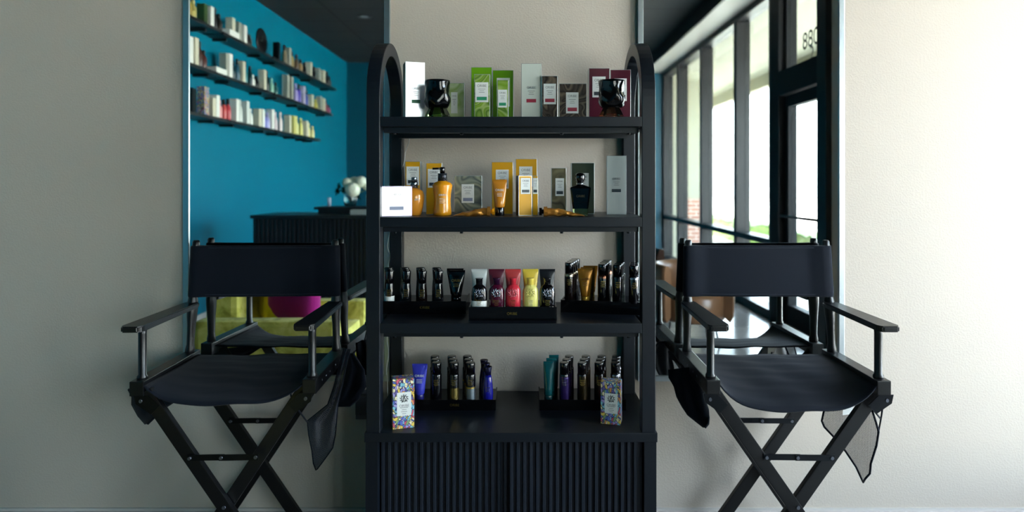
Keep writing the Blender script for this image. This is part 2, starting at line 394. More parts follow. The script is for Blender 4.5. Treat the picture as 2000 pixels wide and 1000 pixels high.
# ================================================================== SHELF UNIT
UX0, UX1, YF = -.505, .432, -.43
e = empty('arched_shelf_unit', ((UX0+UX1)/2, -.2175, 0)); ux = e.location.x; uy = e.location.y
tag(e, 'black arched open shelf unit with fluted cabinet base between two mirrors', 'shelf unit')
def side_arch(x0, x1):
    mb = MB(); w = .045; spring = 1.65; R = .2125; c = -.2175-uy
    outer = []; inner = []
    outer.append((c-R, .558)); inner.append((c-R+w, .558))
    N = 28
    for i in range(N+1):
        a = math.pi - math.pi*i/N
        outer.append((c+R*math.cos(a), spring+R*math.sin(a))); inner.append((c+(R-w)*math.cos(a), spring+(R-w)*math.sin(a)))
    outer.append((c+R, .558)); inner.append((c+R-w, .558))
    rings = [[Vector((x0-ux,o[0],o[1])), Vector((x1-ux,o[0],o[1])), Vector((x1-ux,i_[0],i_[1])), Vector((x0-ux,i_[0],i_[1]))] for o, i_ in zip(outer, inner)]
    mb.rings(rings, sm=False); 
    return mb
AL = side_arch(UX0, UX0+.045).build('arched_side', chalk, e)
AR = side_arch(UX1-.045, UX1).build('arched_side', chalk, e)
for a in (AL, AR):
    bv = a.modifiers.new('bevel','BEVEL'); bv.width = .0025; bv.segments = 2; bv.limit_method = 'ANGLE'
SH = [1.584, 1.259, .915]
for z in SH:
    mb = MB().box(UX0+.045-ux, UX1-.045-ux, YF-uy, -.056-uy, z-.032, z, bev=.002)
    mb.box(UX0+.05-ux, UX1-.05-ux, YF+.03-uy, YF+.05-uy, z-.05, z-.032)
    mb.box(UX0+.05-ux, UX1-.05-ux, -.15-uy, -.13-uy, z-.05, z-.032)
    mb.build('shelf_board', chalk, e)
    for x in (UX0+.014, UX1-.031):
        MB().box(x-ux, x+.017-ux, YF+.045-uy, -.05-uy, z-.032, z-.006).build('side_rail', chalk, e)
    for x in (-.42,-.2,.13,.35):
        MB().lathe([(.005,z-.056),(.006,z-.05)], cx=x-ux, cy=YF+.04-uy, seg=10).build('screw', steel, e)
# base cabinet
bx0, bx1 = -.510, .437
MB().box(bx0-ux, bx1-ux, YF-.004-uy, -.016-uy, .532, .562, bev=.002).build('cabinet_top', chalk, e)
mb = MB().box(bx0+.003-ux, bx0+.042-ux, YF-uy, -.016-uy, 0, .532).box(bx1-.042-ux, bx1-.003-ux, YF-uy, -.016-uy, 0, .532)
mb.box(bx0+.042-ux, bx1-.042-ux, -.03-uy, -.02-uy, .06, .532).box(bx0+.042-ux, bx1-.042-ux, YF+.02-uy, -.03-uy, .04, .07)
mb.build('cabinet_frame', chalk, e)
def tambour(x0, x1, y, name='fluted_door'):
    mb = MB(); pitch = .0212; n = int((x1-x0)/pitch)
    mb.box(x0-ux, x1-ux, y+.012-uy, y+.022-uy, .075, .528)
    for i in range(n+1):
        cx = x0+.008+i*pitch
        if cx+.006 > x1: break
        pts = [(cx-.0062-ux, y+.012-uy, .075), (cx-.0052-ux, y+.002-uy, .075), (cx-.0040-ux, y-uy, .075), (cx+.0040-ux, y-uy, .075), (cx+.0052-ux, y+.002-uy, .075), (cx+.0062-ux, y+.012-uy, .075)]
        mb.prism(pts, (0,0,.453), sm=False)
    mb.build(name, chalk2, e)
tambour(-.466, -.045, YF+.03); tambour(-.047+.004, bx1-.045, YF+.012)

# ================================================================== PRODUCTS ON THE SHELVES
SUP = {}
def emblem_mb(r, y=0, z=0, x=0):
    mb = MB()
    mb.lathe([(r,0),(r,.0003)], seg=24)
    return mb
def crest(parent, r, loc, mat):
    """ornate round crest: ring of curls with a figure in the middle"""
    mb = MB(); 
    for k in range(9):
        a = math.pi/2 + (k-4)*.62; cx, cz = r*.8*math.cos(a), r*.8*math.sin(a)
        mb.tube([(cx+r*.2*math.cos(t), 0, cz+r*.2*math.sin(t)) for t in [a+j*.9 for j in range(6)]], r*.075, 5)
    mb.tube([(-r*.18,0,-r*.5),(-r*.25,0,0),(0,0,r*.2),(.1*r,0,r*.55)], r*.12, 5)
    mb.tube([(r*.18,0,-r*.5),(r*.25,0,-.05*r),(0,0,r*.15),(-.12*r,0,r*.5)], r*.10, 5)
    mb.tube([(-r*.5,0,-r*.55),(0,0,-r*.72),(r*.5,0,-r*.55)], r*.09, 5)
    o = mb.build('crest', mat, parent, loc); o.scale = (1,.35,1); return o
def carton(px0, px1, pyt, yf, z0, depth, rz, label, face, edge, cat='box', lab=None, stripe=None, side=None, group=None, crest_on=False, h=None, txt=ink, name='product_carton', plate=True):
    x0, x1 = PX(px0, yf), PX(px1, yf); wd = (x1-x0)/max(.5, math.cos(rz)); h = h or PZ(pyt, yf)-z0
    cx = (x0+x1)/2; cyy = yf+depth/2*math.cos(rz)
    e = empty(name, (cx-depth/2*math.sin(rz), cyy, z0), rz)
    hw, hd = wd/2, depth/2
    b = MB().box(-hw, hw, -hd, hd, 0, h, 1, bev=.0008)
    m = .0016
    b.box(-hw+m, hw-m, -hd-.0004, -hd+.002, m, h-m, 0)
    if side: b.box(-hw-.0004, -hw+.002, -hd+m, hd-m, m, h-m, 2).box(hw-.002, hw+.0004, -hd+m, hd-m, m, h-m, 2).box(-hw+m, hw-m, -hd+m, hd-m, h-.002, h+.0004, 2)
    b.build('carton', [face, edge, side or face], e)
    if lab:
        u0,u1,v0,v1 = lab
        lx0, lx1 = -hw+u0*wd, -hw+u1*wd; lz1, lz0 = h*(1-v0), h*(1-v1); lw = lx1-lx0; lh = lz1-lz0
        if plate: L = MB().box(lx0, lx1, -hd-.0012, -hd-.0002, lz0, lz1).build('label', white_paper, e)
        else: L = e
        lc = (lx0+lx1)/2; s = min(lw*.26, .013)
        lettering('ORIBE', s, (lc, -hd-.0014, lz1-lh*(.34 if crest_on==0 else .58)+ (lh*.16 if not crest_on else 0)), L, txt)
        lines = MB()
        for k, wq in enumerate((.55,.34,.42,.28)[:3 if stripe else 4]):
            zz = lz1-lh*((.34 if not crest_on else .66)+k*.085)
            lines.box(lc-lw*wq/2, lc+lw*wq/2, -hd-.0016, -hd-.0012, zz-lh*.010, zz+lh*.008)
        lines.build('fine_print', txt, L)
        if stripe: MB().box(lc-lw*.38, lc+lw*.38, -hd-.0016, -hd-.0011, lz0+lh*.1, lz0+lh*.27).build('colour_bar', stripe, L)
        if crest_on: crest(L, lw*.30, (lc, -hd-.0016, lz1-lh*.27), ink_dark)
    tag(e, label, cat, group); return e
g_bar = M('green_bar',(40,140,100),.4); r_bar = M('crimson_bar',(150,40,60),.4); k_bar = M('charcoal_bar',(52,62,68),.4); s_bar = M('slate_bar',(128,136,160),.4)
G1, G2 = 'cartons on the top shelf', 'cartons on the second shelf'
z1 = SH[0]
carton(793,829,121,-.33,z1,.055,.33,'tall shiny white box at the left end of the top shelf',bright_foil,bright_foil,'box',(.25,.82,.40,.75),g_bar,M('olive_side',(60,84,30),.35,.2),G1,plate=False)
carton(862,907,162,-.25,z1,.05,0,'pale green marbled box behind the left black vessel',ag_pale,silver_foil,'box',(.42,.70,.24,.78),None,None,G1)
carton(920,961,131,-.24,z1,.05,0,'taller plain lime green box behind a marbled one, top shelf',green_foil,silver_foil,'box',None,None,None,G1)
carton(926,957,145,-.34,z1,.04,0,'marbled green box with white label before the taller lime box',ag_green,silver_foil,'box',(.07,.90,.18,.62),g_bar,dk_side,G1)
carton(962,1003,137,-.24,z1,.05,0,'shorter lime green box, second from left of the green pair',green_foil,silver_foil,'box',(.2,.83,.15,.7),None,None,G1)
carton(971,993,156,-.34,z1,.03,0,'slim marbled green box in front of the shorter lime box',ag_green,silver_foil,'box',(.07,.88,.25,.70),g_bar,None,G1)
carton(1018,1058,124,-.30,z1,.05,0,'tall silvery white box with crimson bar, middle of the top shelf',pearl_foil,silver_foil,'box',(.18,.80,.36,.72),r_bar,None,G1,plate=False)
carton(1058,1089,148,-.31,z1,.045,0,'narrow brown marbled box beside the tall silvery white box',ag_brown,silver_foil,'box',(.12,.90,.18,.64),r_bar,None,G1)
carton(1092,1146,163,-.29,z1,.05,0,'squat square brown marbled box on the top shelf',ag_brown,silver_foil,'box',(.25,.70,.24,.80),r_bar,None,G1)
carton(1150,1191,133,-.27,z1,.05,0,'taller maroon box behind the right black vessel',maroon,silver_foil,'box',(.17,.80,.16,.55),k_bar,None,G1)
carton(1192,1232,136,-.25,z1,.05,-.02,'maroon box at the right end of the top shelf',maroon,silver_foil,'box',(.2,.80,.17,.60),k_bar,None,G1)
z2 = SH[1]
carton(746,803,364,-.385,z2,.06,.34,'square shiny white box at the left front edge of second shelf',bright_foil,M('violet_edge',(90,60,130),.3,.5),'box',(.20,.80,.15,.86),s_bar,bright_foil,G2,plate=False)
carton(791,821,315,-.25,z2,.045,0,'gold box behind the round amber bottle at the left',gold_card,silver_foil,'box',(.1,.92,.1,.45),k_bar,None,G2)
carton(832,863,318,-.26,z2,.045,.04,'gold box behind the amber pump bottle',gold_card,silver_foil,'box',(.12,.9,.12,.48),k_bar,None,G2)
carton(887,941,343,-.27,z2,.05,0,'square grey marbled box with white label on second shelf',ag_grey,silver_foil,'box',(.27,.72,.22,.70),s_bar,None,G2)
carton(960,1002,316,-.25,z2,.05,0,'gold box behind the standing amber tube',gold_card,silver_foil,'box',(.2,.8,.15,.51),k_bar,None,G2)
carton(1007,1049,310,-.25,z2,.05,0,'tallest gold box, right of the gold boxes',gold_card,silver_foil,'box',(.17,.78,.14,.50),None,None,G2)
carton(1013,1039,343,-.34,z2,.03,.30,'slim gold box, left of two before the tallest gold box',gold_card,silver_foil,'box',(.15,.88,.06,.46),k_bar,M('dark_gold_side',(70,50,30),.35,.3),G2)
carton(1040,1051,343,-.33,z2,.03,0,'slim gold box, right of two before the tallest gold box',gold_card,silver_foil,'box',(.1,.9,.06,.46),k_bar,None,G2)
carton(1077,1106,328,-.27,z2,.045,0,'narrow bronze marbled box left of the black decanter bottle',ag_bronze,silver_foil,'box',(.27,.85,.22,.60),k_bar,None,G2)
carton(1116,1161,318,-.22,z2,.05,0,'dark bronze shiny box behind the black decanter bottle',M('bronze_mirror_card',(90,90,70),.2,.7),silver_foil,'box',(.25,.75,.2,.6),None,None,G2)
carton(1185,1223,304,-.27,z2,.05,-.12,'tall silvery grey box at the right end of second shelf',M('grey_silver_card',(172,180,176),.4,.08),silver_foil,'box',(.2,.8,.34,.65),k_bar,None,G2,plate=False)
# floral boxes
z4 = .562
def floral_box(px0, px1, pyt, yf, rz, label):
    return carton(px0,px1,pyt,yf,z4,.045,rz,label,floral_m,floral_m,'box',(.2,.86,.27,.74),None,floral_m,'floral boxes on the cabinet top',True)
floral_box(768,808,740,-.395,.28,'colourful floral box at the left, propped before the left tray')
floral_box(1174,1211,746,-.36,-.26,'colourful floral box at the right front of the cabinet top')

# --- sculpted black glass vessels
def vessel(px0, px1, yf, base_mat, label, seed):
    x0, x1 = PX(px0, yf), PX(px1, yf); r = (x1-x0)/2
    e = empty('glass_vessel', ((x0+x1)/2, yf, SH[0]), seed)
    ph = seed
    def fn(a, z):
        t = z/.125
        return 1+.075*math.sin(4*a+ph+9*t)*math.sin(math.pi*min(1,max(0,t)))+.035*math.sin(7*a-14*t+ph)*(1-t*.6)
    prof = [(r*.70,.034),(r*.86,.042),(r*.97,.054),(r*1.0,.066),(r*.95,.078),(r*.89,.090),(r*.90,.104),(r*.95,.116),(r*.96,.1245),(r*.90,.125),(r*.86,.110),(r*.84,.06),(0.001,.055)]
    MB().lathe(prof, seg=64, fn=fn, cap=(True,False)).build('cup', black_glass, e)
    def fb(a, z): return 1+.10*(1 if int(a/(2*math.pi)*12+.01)%2 else -1)
    MB().lathe([(r*.92,0),(r*.95,.004),(r*.80,.018),(r*.62,.0335)], seg=12, fn=fb, sm=False).build('faceted_foot', base_mat, e)
    tag(e, label, 'candle vessel', 'black glass vessels')
vessel(829, 880, -.375, green_glass, 'black twisted glass vessel on a faceted green foot, left', .4)
vessel(1168, 1221, -.375, amber_glass, 'black twisted glass vessel on a faceted amber foot, right', 1.9)

# --- amber bottles
def bottle_at(name, px, yf, z, label, cat, group=None, rz=0):
    e = empty(name, (PX(px, yf), yf, z), rz); tag(e, label, cat, group); return e
e = bottle_at('pump_bottle', 864, -.34, z2, 'amber pump bottle with black pump head on second shelf', 'bottle', 'amber toiletries')
MB().lathe([(.024,0),(.030,.003),(.031,.012),(.0285,.035),(.028,.055),(.0295,.075),(.0335,.100),(.0335,.104),(.028,.111),(.016,.116),(.014,.119)], seg=40).build('bottle_body', amber_pl, e)
MB().lathe([(.0155,.117),(.0155,.142),(.014,.143)], seg=28).build('collar', M('charcoal_cap',(48,50,56),.25,.5), e)
MB().lathe([(.0085,.142),(.009,.162),(.007,.164)], seg=20).tube([(0,0,.157),(-.012,-.004,.159),(-.032,-.01,.158)],.0035,8).build('pump_head', gloss_black, e)
lettering('ORIBE', .009, (.004,-.0300,.070), e, white_paper)
mb = MB()
for k in range(4): mb.box(-.006,.014,-.0305,-.0296,.058-k*.005,.0592-k*.005)
mb.build('fine_print', white_paper, e)
e = bottle_at('spray_bottle', 809, -.33, z2, 'round shouldered amber spray bottle with chrome atomiser, left', 'bottle', 'amber toiletries')
MB().lathe([(.020,0),(.024,.004),(.030,.030),(.0335,.055),(.034,.068),(.030,.082),(.018,.091),(.012,.094)], seg=40).build('bottle_body', honey_pl, e)
MB().lathe([(.0125,.093),(.0125,.112),(.0120,.113)], seg=24, mi=0).lathe([(.0095,.112),(.0098,.128),(.009,.130)], seg=24).build('atomiser', silver_cap, e)
lettering('ORIBE', .009, (.008,-.0325,.055), e, white_paper)
# --- squeeze tube builder (stands on its cap)
def squeeze(e, W, r, h, caph, mat, capmat, txt=None, ink_=gold_ink, cap_r=None, tilt=None):
    N = 28; R = []
    zs = [caph, caph+.004, caph+(h-caph)*.25, caph+(h-caph)*.5, caph+(h-caph)*.75, h-.010, h-.0095, h]
    for k, z in enumerate(zs):
        t = max(0, min(1, (z-caph)/(h-.010-caph)))
        ax = r+(W/2-r)*t; ay = r*(1-t)**.8 + .0009
        if k == 0: ax = ay = r*.9
        R.append([Vector((ax*math.cos(2*math.pi*i/N), ay*math.sin(2*math.pi*i/N), z)) for i in range(N)])
    MB().rings(R).build('tube_body', mat, e)
    cr = cap_r or r*.92
    MB().lathe([(cr*.96,0),(cr,.001),(cr,caph-.001),(cr*.96,caph)], seg=26).build('cap', capmat, e)
    if txt:
        lettering(txt, W*.22, (0,-r*.62,caph+(h-caph)*.62), e, ink_, (math.pi/2+.16,0,0))
        mb = MB()
        for k in range(3): mb.box(-W*.18,W*.18,-r*.74-.0006-k*.0007,-r*.70-k*.0005,caph+(h-caph)*(.50-k*.05),caph+(h-caph)*(.512-k*.05))
        mb.build('fine_print', ink_, e)
e = bottle_at('squeeze_tube', 976, -.34, z2, 'amber squeeze tube standing on its black cap, second shelf', 'tube', 'amber toiletries')
squeeze(e, .048, .017, .122, .028, honey_pl, gloss_black, 'ORIBE', white_paper)
# --- crumpled metal tubes lying down
def crumpled(pxa, pxb, yf, z, capside, capmat, label):
    xa, xb = PX(pxa, yf), PX(pxb, yf); L = xb-xa; e = empty('crumpled_metal_tube', ((xa+xb)/2, yf, z), 0)
    R = []; N = 20; K = 26
    for k in range(K+1):
        t = k/K; x = -L/2+L*.16*(capside<0)+t*L*.84 if capside<0 else -L/2+t*L*.84
        s = t if capside > 0 else 1-t          # s: 0 at crimp end, 1 at shoulder
        hz = .0013+.0125*min(1, s*1.25)**.9; hy = .017-.004*s
        ring = []
        for i in range(N):
            a = 2*math.pi*i/N
            nz = noise.noise(Vector((x*70, math.cos(a)*1.6, math.sin(a)*1.6+pxa)))*.0075*math.sin(math.pi*min(.98,max(.05,s)))
            ring.append(Vector((x, (hy+nz)*math.cos(a), hz+.001+(hz+nz*.8)*math.sin(a)*.95)))
        R.append(ring)
    o = MB().rings(R, sm=True).build('tube_body', copper_foil, e)
    sx = L/2 if capside > 0 else -L/2; d = 1 if capside > 0 else -1
    cm = MB()
    def disc(x0, x1, r, seg, zc):
        cm.rings([[Vector((x, r*math.cos(2*math.pi*i/seg), zc+r*math.sin(2*math.pi*i/seg))) for i in range(seg)] for x in (x0, x1)], sm=False)
    disc(sx-d*L*.18, sx-d*L*.10, .0165, 8, .0158)
    cm.build('shoulder', copper_foil, e)
    cm = MB(); disc(sx-d*L*.10, sx-d*L*.06, .0070, 14, .0158); disc(sx-d*L*.06, sx, .0125, 8, .0158)
    cm.build('cap', capmat, e)
    tag(e, label, 'tube', 'crumpled metal tubes'); return e
crumpled(886, 966, -.375, z2, 1, amber_pl, 'crumpled copper tube lying with an amber octagonal cap, left of centre')
crumpled(1053, 1141, -.385, z2, -1, gloss_black, 'crumpled copper tube lying with a black cap, before black decanter')
# --- black decanter bottle
e = bottle_at('decanter_bottle', 1133, -.33, z2, 'black faceted decanter bottle with knobbed stopper on second shelf', 'bottle')
def rr(hx, hy, z, c=.18):
    return [Vector(p) for p in ((hx,-hy*(1-c),z),(hx,hy*(1-c),z),(hx*(1-c),hy,z),(-hx*(1-c),hy,z),(-hx,hy*(1-c),z),(-hx,-hy*(1-c),z),(-hx*(1-c),-hy,z),(hx*(1-c),-hy,z))]
MB().rings([rr(.0262,.0172,.024),rr(.0285,.018,.042),(rr(.0345,.021,.092)),rr(.033,.020,.096),rr(.011,.010,.104)], sm=False).build('bottle_body', black_glass, e)
MB().rings([rr(.0245,.0165,0),rr(.0260,.0172,.0238)], sm=False).build('glass_foot', glassm('clear_green_glass',(190,215,170)), e)
MB().lathe([(.0115,.104),(.0125,.107),(.0115,.112)], seg=24).build('neck_ring', silver_cap, e)
MB().lathe([(.009,.112),(.0145,.120),(.0165,.132),(.014,.141),(.008,.144)], seg=16, fn=lambda a,z: 1+.06*math.cos(8*a)).build('stopper', gloss_black, e)
lettering('ORIBE', .011, (0,-.0205,.066), e, M('dim_gold_ink',(70,62,40),.4,.5))

# --- trays
def tray(px0, px1, yf, yb, z, h0, h1, txtpx, label, rz=0, rows=3):
    x0, x1 = PX(px0, yf), PX(px1, yf); cx = (x0+x1)/2; w = (x1-x0)/2; d = yb-yf
    e = empty('display_tray', (cx, yf, z), rz)
    MB().prism([(-w,0,0),(-w,0,h0-.003),(-w,d,h1-.003),(-w,d,0)], (2*w,0,0)).build('riser', acry, e)
    mb = MB()
    mb.box(-w-.004, w+.004, -.004, 0, 0, h0+.004)
    mb.build('front_lip', acry, e)
    mb = MB().prism([(-w-.004,0,0),(-w-.004,0,h0+.002),(-w-.004,d,h1+.003),(-w-.004,d,0)],(.004,0,0)).prism([(w,0,0),(w,0,h0+.002),(w,d,h1+.003),(w,d,0)],(.004,0,0))
    mb.build('side_lip', acry, e)
    if txtpx: lettering('ORIBE', .0125, (PX(txtpx,yf)-cx, -.0045, h0*.55), e, gold_ink)
    tag(e, label, 'display tray', 'black display trays')
    return e, cx, w
z3 = SH[2]
tray(749, 908, -.275, -.115, z3, .040, .040, 830, 'black display tray at the left of the third shelf')
tray(918, 1085, -.385, -.23, z3, .042, .042, 1000, 'black display tray in the middle of the third shelf')
tray(1097, 1247, -.272, -.115, z3, .040, .040, None, 'black display tray at the right of the third shelf', -.20)
tray(816, 966, -.225, -.085, z4, .034, .034, 888, 'black display tray at the left of the cabinet top')
tray(1056, 1220, -.225, -.080, z4, .034, .034, None, 'black display tray behind the right floral box')
def tz(z, yf, yb, h0, h1, y): return z+h0-.003+(h1-h0)*(y-yf)/(yb-yf)

def body(e, prof, mat, ell=1.0, seg=26, name='bottle_body', fn=None): return MB().lathe(prof, seg=seg, ell=ell, fn=fn).build(name, mat, e)
def fineprint(e, r, z, ink_, n=4, w=.009):
    lettering('ORIBE', .0062, (0,-r-.0004,z+.006), e, ink_)
    mb = MB()
    for k in range(n): mb.box(-w*(.9-.25*(k%2)), w*(.9-.25*(k%2)), -r-.0007, -r+.002, z-k*.0038-.0007, z-k*.0038+.0006)
    mb.build('fine_print', ink_, e)
# prototypes --------------------------------------------------------
def proto_waist(e, mat, inkm=gold_ink, white=False):
    fn = None
    body(e, [(.0155,0),(.0165,.002),(.0168,.02),(.0152,.045),(.0140,.064),(.0135,.066)], mat, .8)
    MB().lathe([(.0138,.0662),(.0142,.082),(.0160,.107),(.0155,.1085),(.0125,.1055)], seg=26, ell=.8).build('cap', gloss_black, e)
    fineprint(e, .0132, .036, inkm, 5)
    if white: MB().lathe([(.0169,.003),(.0172,.018),(.0160,.026)], seg=26, ell=.8, cap=(False,False)).build('white_band', M('white_plastic',(225,225,220),.3), e)
def proto_can(e, mat, ring, inkm=gold_ink, lower=None):
    body(e, [(.0165,0),(.0175,.002),(.0175,.084),(.0165,.088)], mat)
    MB().lathe([(.0177,.0835),(.0175,.090),(.0150,.0945)], seg=26, cap=(False,True)).build('shoulder_ring', ring, e)
    MB().lathe([(.0160,.0925),(.0163,.130),(.0150,.133)], seg=26).build('cap', gloss_black, e)
    if lower: MB().lathe([(.0177,.002),(.0178,.044)], seg=26, cap=(False,False)).build('lower_sleeve', lower, e)
    fineprint(e, .0175, .066, inkm, 4)
def proto_lotion(e, mat, cap, inkm, em=None, white=False):
    """travel bottle: round shoulders, narrow cap, crest"""
    body(e, [(.0245,0),(.0255,.002),(.0262,.030),(.0262,.052),(.0240,.062),(.0180,.070),(.0120,.0745),(.0110,.076)], mat, .62)
    MB().lathe([(.0110,.0755),(.0115,.093),(.0135,.0955),(.0132,.097)], seg=26, ell=.9).build('cap', cap, e)
    crest(e, .0150, (0,-.0166,.048), em or M('silver_crest',(190,190,205),.25,1))
    lettering('ORIBE', .0065, (0,-.0166,.023), e, inkm)
    mb = MB()
    for k in range(4): mb.box(-.008+.002*(k%2), .008-.002*(k%2), -.0169, -.0155, .0175-k*.0035, .0187-k*.0035)
    mb.build('fine_print', inkm, e)
    if white: MB().lathe([(.0258,.0015),(.0266,.022)], seg=26, ell=.62, cap=(False,False)).build('white_band', M('white_plastic',(225,225,220),.3), e)
def rows_of(maker, name, cat, px, rows, z_of, dx, label, group, poss=None):
    """front item then copies behind; rows = list of y; dx = px shift of each further item in metres"""
    first = None
    names = {1:['only one'],2:['front one','back one'],3:['front one','middle one','back one'],4:['front one','second from the front','third from the front','back one'],5:['front one','second','middle one','fourth','back one']}[len(rows)]
    x = PX(px, rows[0])
    for k, y in enumerate(rows):
        if first is None:
            first = e = empty(name, (0,0,0)); maker(e)
        else: e = copy_tree(first)
        e.location = (x+dx*k, y, z_of(y)); e.rotation_euler = (0,0,0)
        tag(e, label+((', '+names[k]) if len(rows) > 1 else ''), cat, group)
A = lambda y: z3+.0372
B = lambda y: z3+.0392
C = lambda y: z3+.0372
D_ = lambda y: z4+.0312
E_ = lambda y: z4+.0312
ra = [-.250,-.208,-.166]
glossA = gloss_black; dark_brown = M('black_brown_plastic',(20,12,10),.12,coat=.5)
rows_of(lambda e: proto_waist(e, glossA, gold_ink, True), 'travel_bottle', 'bottle', 761, ra, A, -.0105, 'black bottle with white lower band in leftmost column of left third-shelf tray', 'bottles in the left third-shelf tray')
rows_of(lambda e: proto_waist(e, glossA), 'travel_bottle', 'bottle', 794, ra, A, -.011, 'waisted black bottle in second column of left third-shelf tray', 'bottles in the left third-shelf tray')
rows_of(lambda e: proto_waist(e, dark_brown), 'travel_bottle', 'bottle', 825, ra, A, -.010, 'waisted black-brown bottle in centre column of left third-shelf tray', 'bottles in the left third-shelf tray')
rows_of(lambda e: proto_waist(e, M('black_shiny',(5,5,8),.08,coat=1)), 'travel_bottle', 'bottle', 857, ra, A, -.0095, 'waisted shiny black bottle in fourth column of left third-shelf tray', 'bottles in the left third-shelf tray')
rows_of(lambda e: squeeze(e,.060,.016,.110,.016,gloss_black,gloss_black,'ORIBE',gold_ink), 'squeeze_tube', 'tube', 892, [-.245,-.200], A, -.010, 'black squeeze tube at the right end of left third-shelf tray', 'tubes in the left third-shelf tray')
# middle tray
sets = [(936,'black and white',gloss_black,gloss_black,gold_ink,(200,204,200),'white',True),
        (970,'plum',M('plum_plastic',(66,10,34),.15,coat=.4),M('plum_cap',(46,16,44),.2),gold_ink,(86,26,42),'dark plum',False),
        (1002,'coral red',M('coral_plastic',(196,44,60),.25,coat=.2),M('coral_cap',(186,40,56),.3),gold_ink,(186,62,62),'coral red',False),
        (1036,'pale yellow',M('cream_yellow_plastic',(226,216,120),.3,coat=.2),M('yellow_cap',(228,206,90),.3),M('pale_grey_ink',(190,188,160),.4),(226,196,70),'yellow',False),
        (1069,'black',gloss_black,gloss_black,gold_ink,(18,20,26),'black',False)]
for (px,nm,bm_,cm_,ik,tc,tn,wb) in sets:
    e = empty('travel_bottle', (PX(px,-.355), -.355, B(-.355)))
    proto_lotion(e, bm_, cm_, ik, None if nm!='pale yellow' and nm!='coral red' else (M('coral_crest',(230,120,130),.3,.6) if nm=='coral red' else M('yellow_crest',(210,200,110),.3,.4)), wb)
    tag(e, nm+' round shouldered travel bottle at the front of the middle tray', 'bottle', 'travel bottles in the middle tray')
    e = empty('squeeze_tube', (PX(px,-.29), -.29, B(-.29)))
    squeeze(e,.0545,.019,.118,.018,M(tn.replace(' ','_')+'_tube_plastic',tc,.3,coat=.2),M(tn.replace(' ','_')+'_tube_plastic',tc),None)
    tag(e, tn+' flared squeeze tube behind the %s travel bottle' % nm, 'tube', 'squeeze tubes in the middle tray')
# right tray on third shelf
cop = M('copper_ring',(170,110,84),.25,.9); gr = M('champagne_ring',(200,186,160),.25,.9); sr = M('silver_ring',(150,150,160),.2,.9)
rows_of(lambda e: proto_can(e, dark_brown, gr), 'spray_can', 'spray can', 1112, [-.205,-.168,-.131,-.094], C, .0105, 'dark brown spray can with champagne ring at left of right tray', 'spray cans in the right third-shelf tray')
rows_of(lambda e: squeeze(e,.053,.0160,.113,.015,M('bronze_gold_plastic',(168,112,30),.25,.4),M('bronze_gold_cap',(190,150,60),.3,.5),'ORIBE',M('bronze_ink',(110,70,20),.4)), 'squeeze_tube', 'tube', 1143, [-.222,-.184,-.146], C, .0135, 'bronze gold squeeze tube in the right third-shelf tray', 'tubes in the right third-shelf tray')
rows_of(lambda e: proto_can(e, gloss_black, cop), 'spray_can', 'spray can', 1177, [-.250,-.212,-.174,-.136], C, .0105, 'black spray can with copper ring in right third-shelf tray', 'spray cans in the right third-shelf tray')
rows_of(lambda e: proto_can(e, gloss_black, gloss_black), 'spray_can', 'spray can', 1206, [-.268,-.230,-.192], C, .0105, 'all black spray can with gold print in right third-shelf tray', 'spray cans in the right third-shelf tray')
rows_of(lambda e: proto_can(e, gloss_black, sr), 'spray_can', 'spray can', 1238, [-.285,-.247,-.209], C, .0075, 'black spray can with silver ring at right end of right tray', 'spray cans in the right third-shelf tray')
# left tray on cabinet top
rd = [-.203,-.160,-.117]
e = empty('squeeze_tube', (PX(820,-.205),-.205,D_(-.205)))
squeeze(e,.055,.0165,.128,.020,M('cobalt_violet_plastic',(60,66,190),.2,.2,coat=.5),M('navy_cap',(24,26,96),.25),'ORIBE',white_paper); tag(e,'violet blue squeeze tube with silver print, left end of lower-left tray','tube')
rows_of(lambda e: proto_can(e, gloss_black, gloss_black), 'spray_can', 'spray can', 853, rd, D_, -.009, 'plain black spray can in first can column of lower-left tray', 'spray cans in the lower-left tray')
rows_of(lambda e: proto_can(e, gloss_black, gloss_black, gold_ink, M('gold_sleeve',(150,130,74),.25,.9)), 'spray_can', 'spray can', 887, rd, D_, -.009, 'black spray can with gold base in lower-left tray', 'spray cans in the lower-left tray')
def silver_can(e):
    gm = M('silver_glitter',(130,140,146),.3,.8); proto_can(e, gloss_black, gloss_black, gold_ink, gm)
    MB().lathe([(.0179,.042),(.0180,.048)], seg=26, cap=(False,False)).build('gold_band', gold_ink, e)
rows_of(silver_can, 'spray_can', 'spray can', 919, rd, D_, -.0095, 'black spray can with silver glitter base in lower-left tray', 'spray cans in the lower-left tray')
def blue_bottle(e):
    mt = M('royal_blue_plastic',(20,22,130),.12,coat=.6)
    body(e, [(.017,0),(.0185,.002),(.0185,.026),(.0170,.055),(.0140,.076),(.0118,.088)], mt, .85)
    MB().lathe([(.0120,.0885),(.0122,.102),(.0150,.116),(.0145,.118),(.0115,.114)], seg=24, ell=.85).build('cap', M('navy_gloss',(16,16,50),.15,coat=.5), e)
    fineprint(e,.0150,.040,silver_cap,3,.006)
rows_of(blue_bottle, 'travel_bottle', 'bottle', 953, rd, D_, -.0095, 'royal blue flared-neck bottle at right end of lower-left tray', 'blue bottles in the lower-left tray')
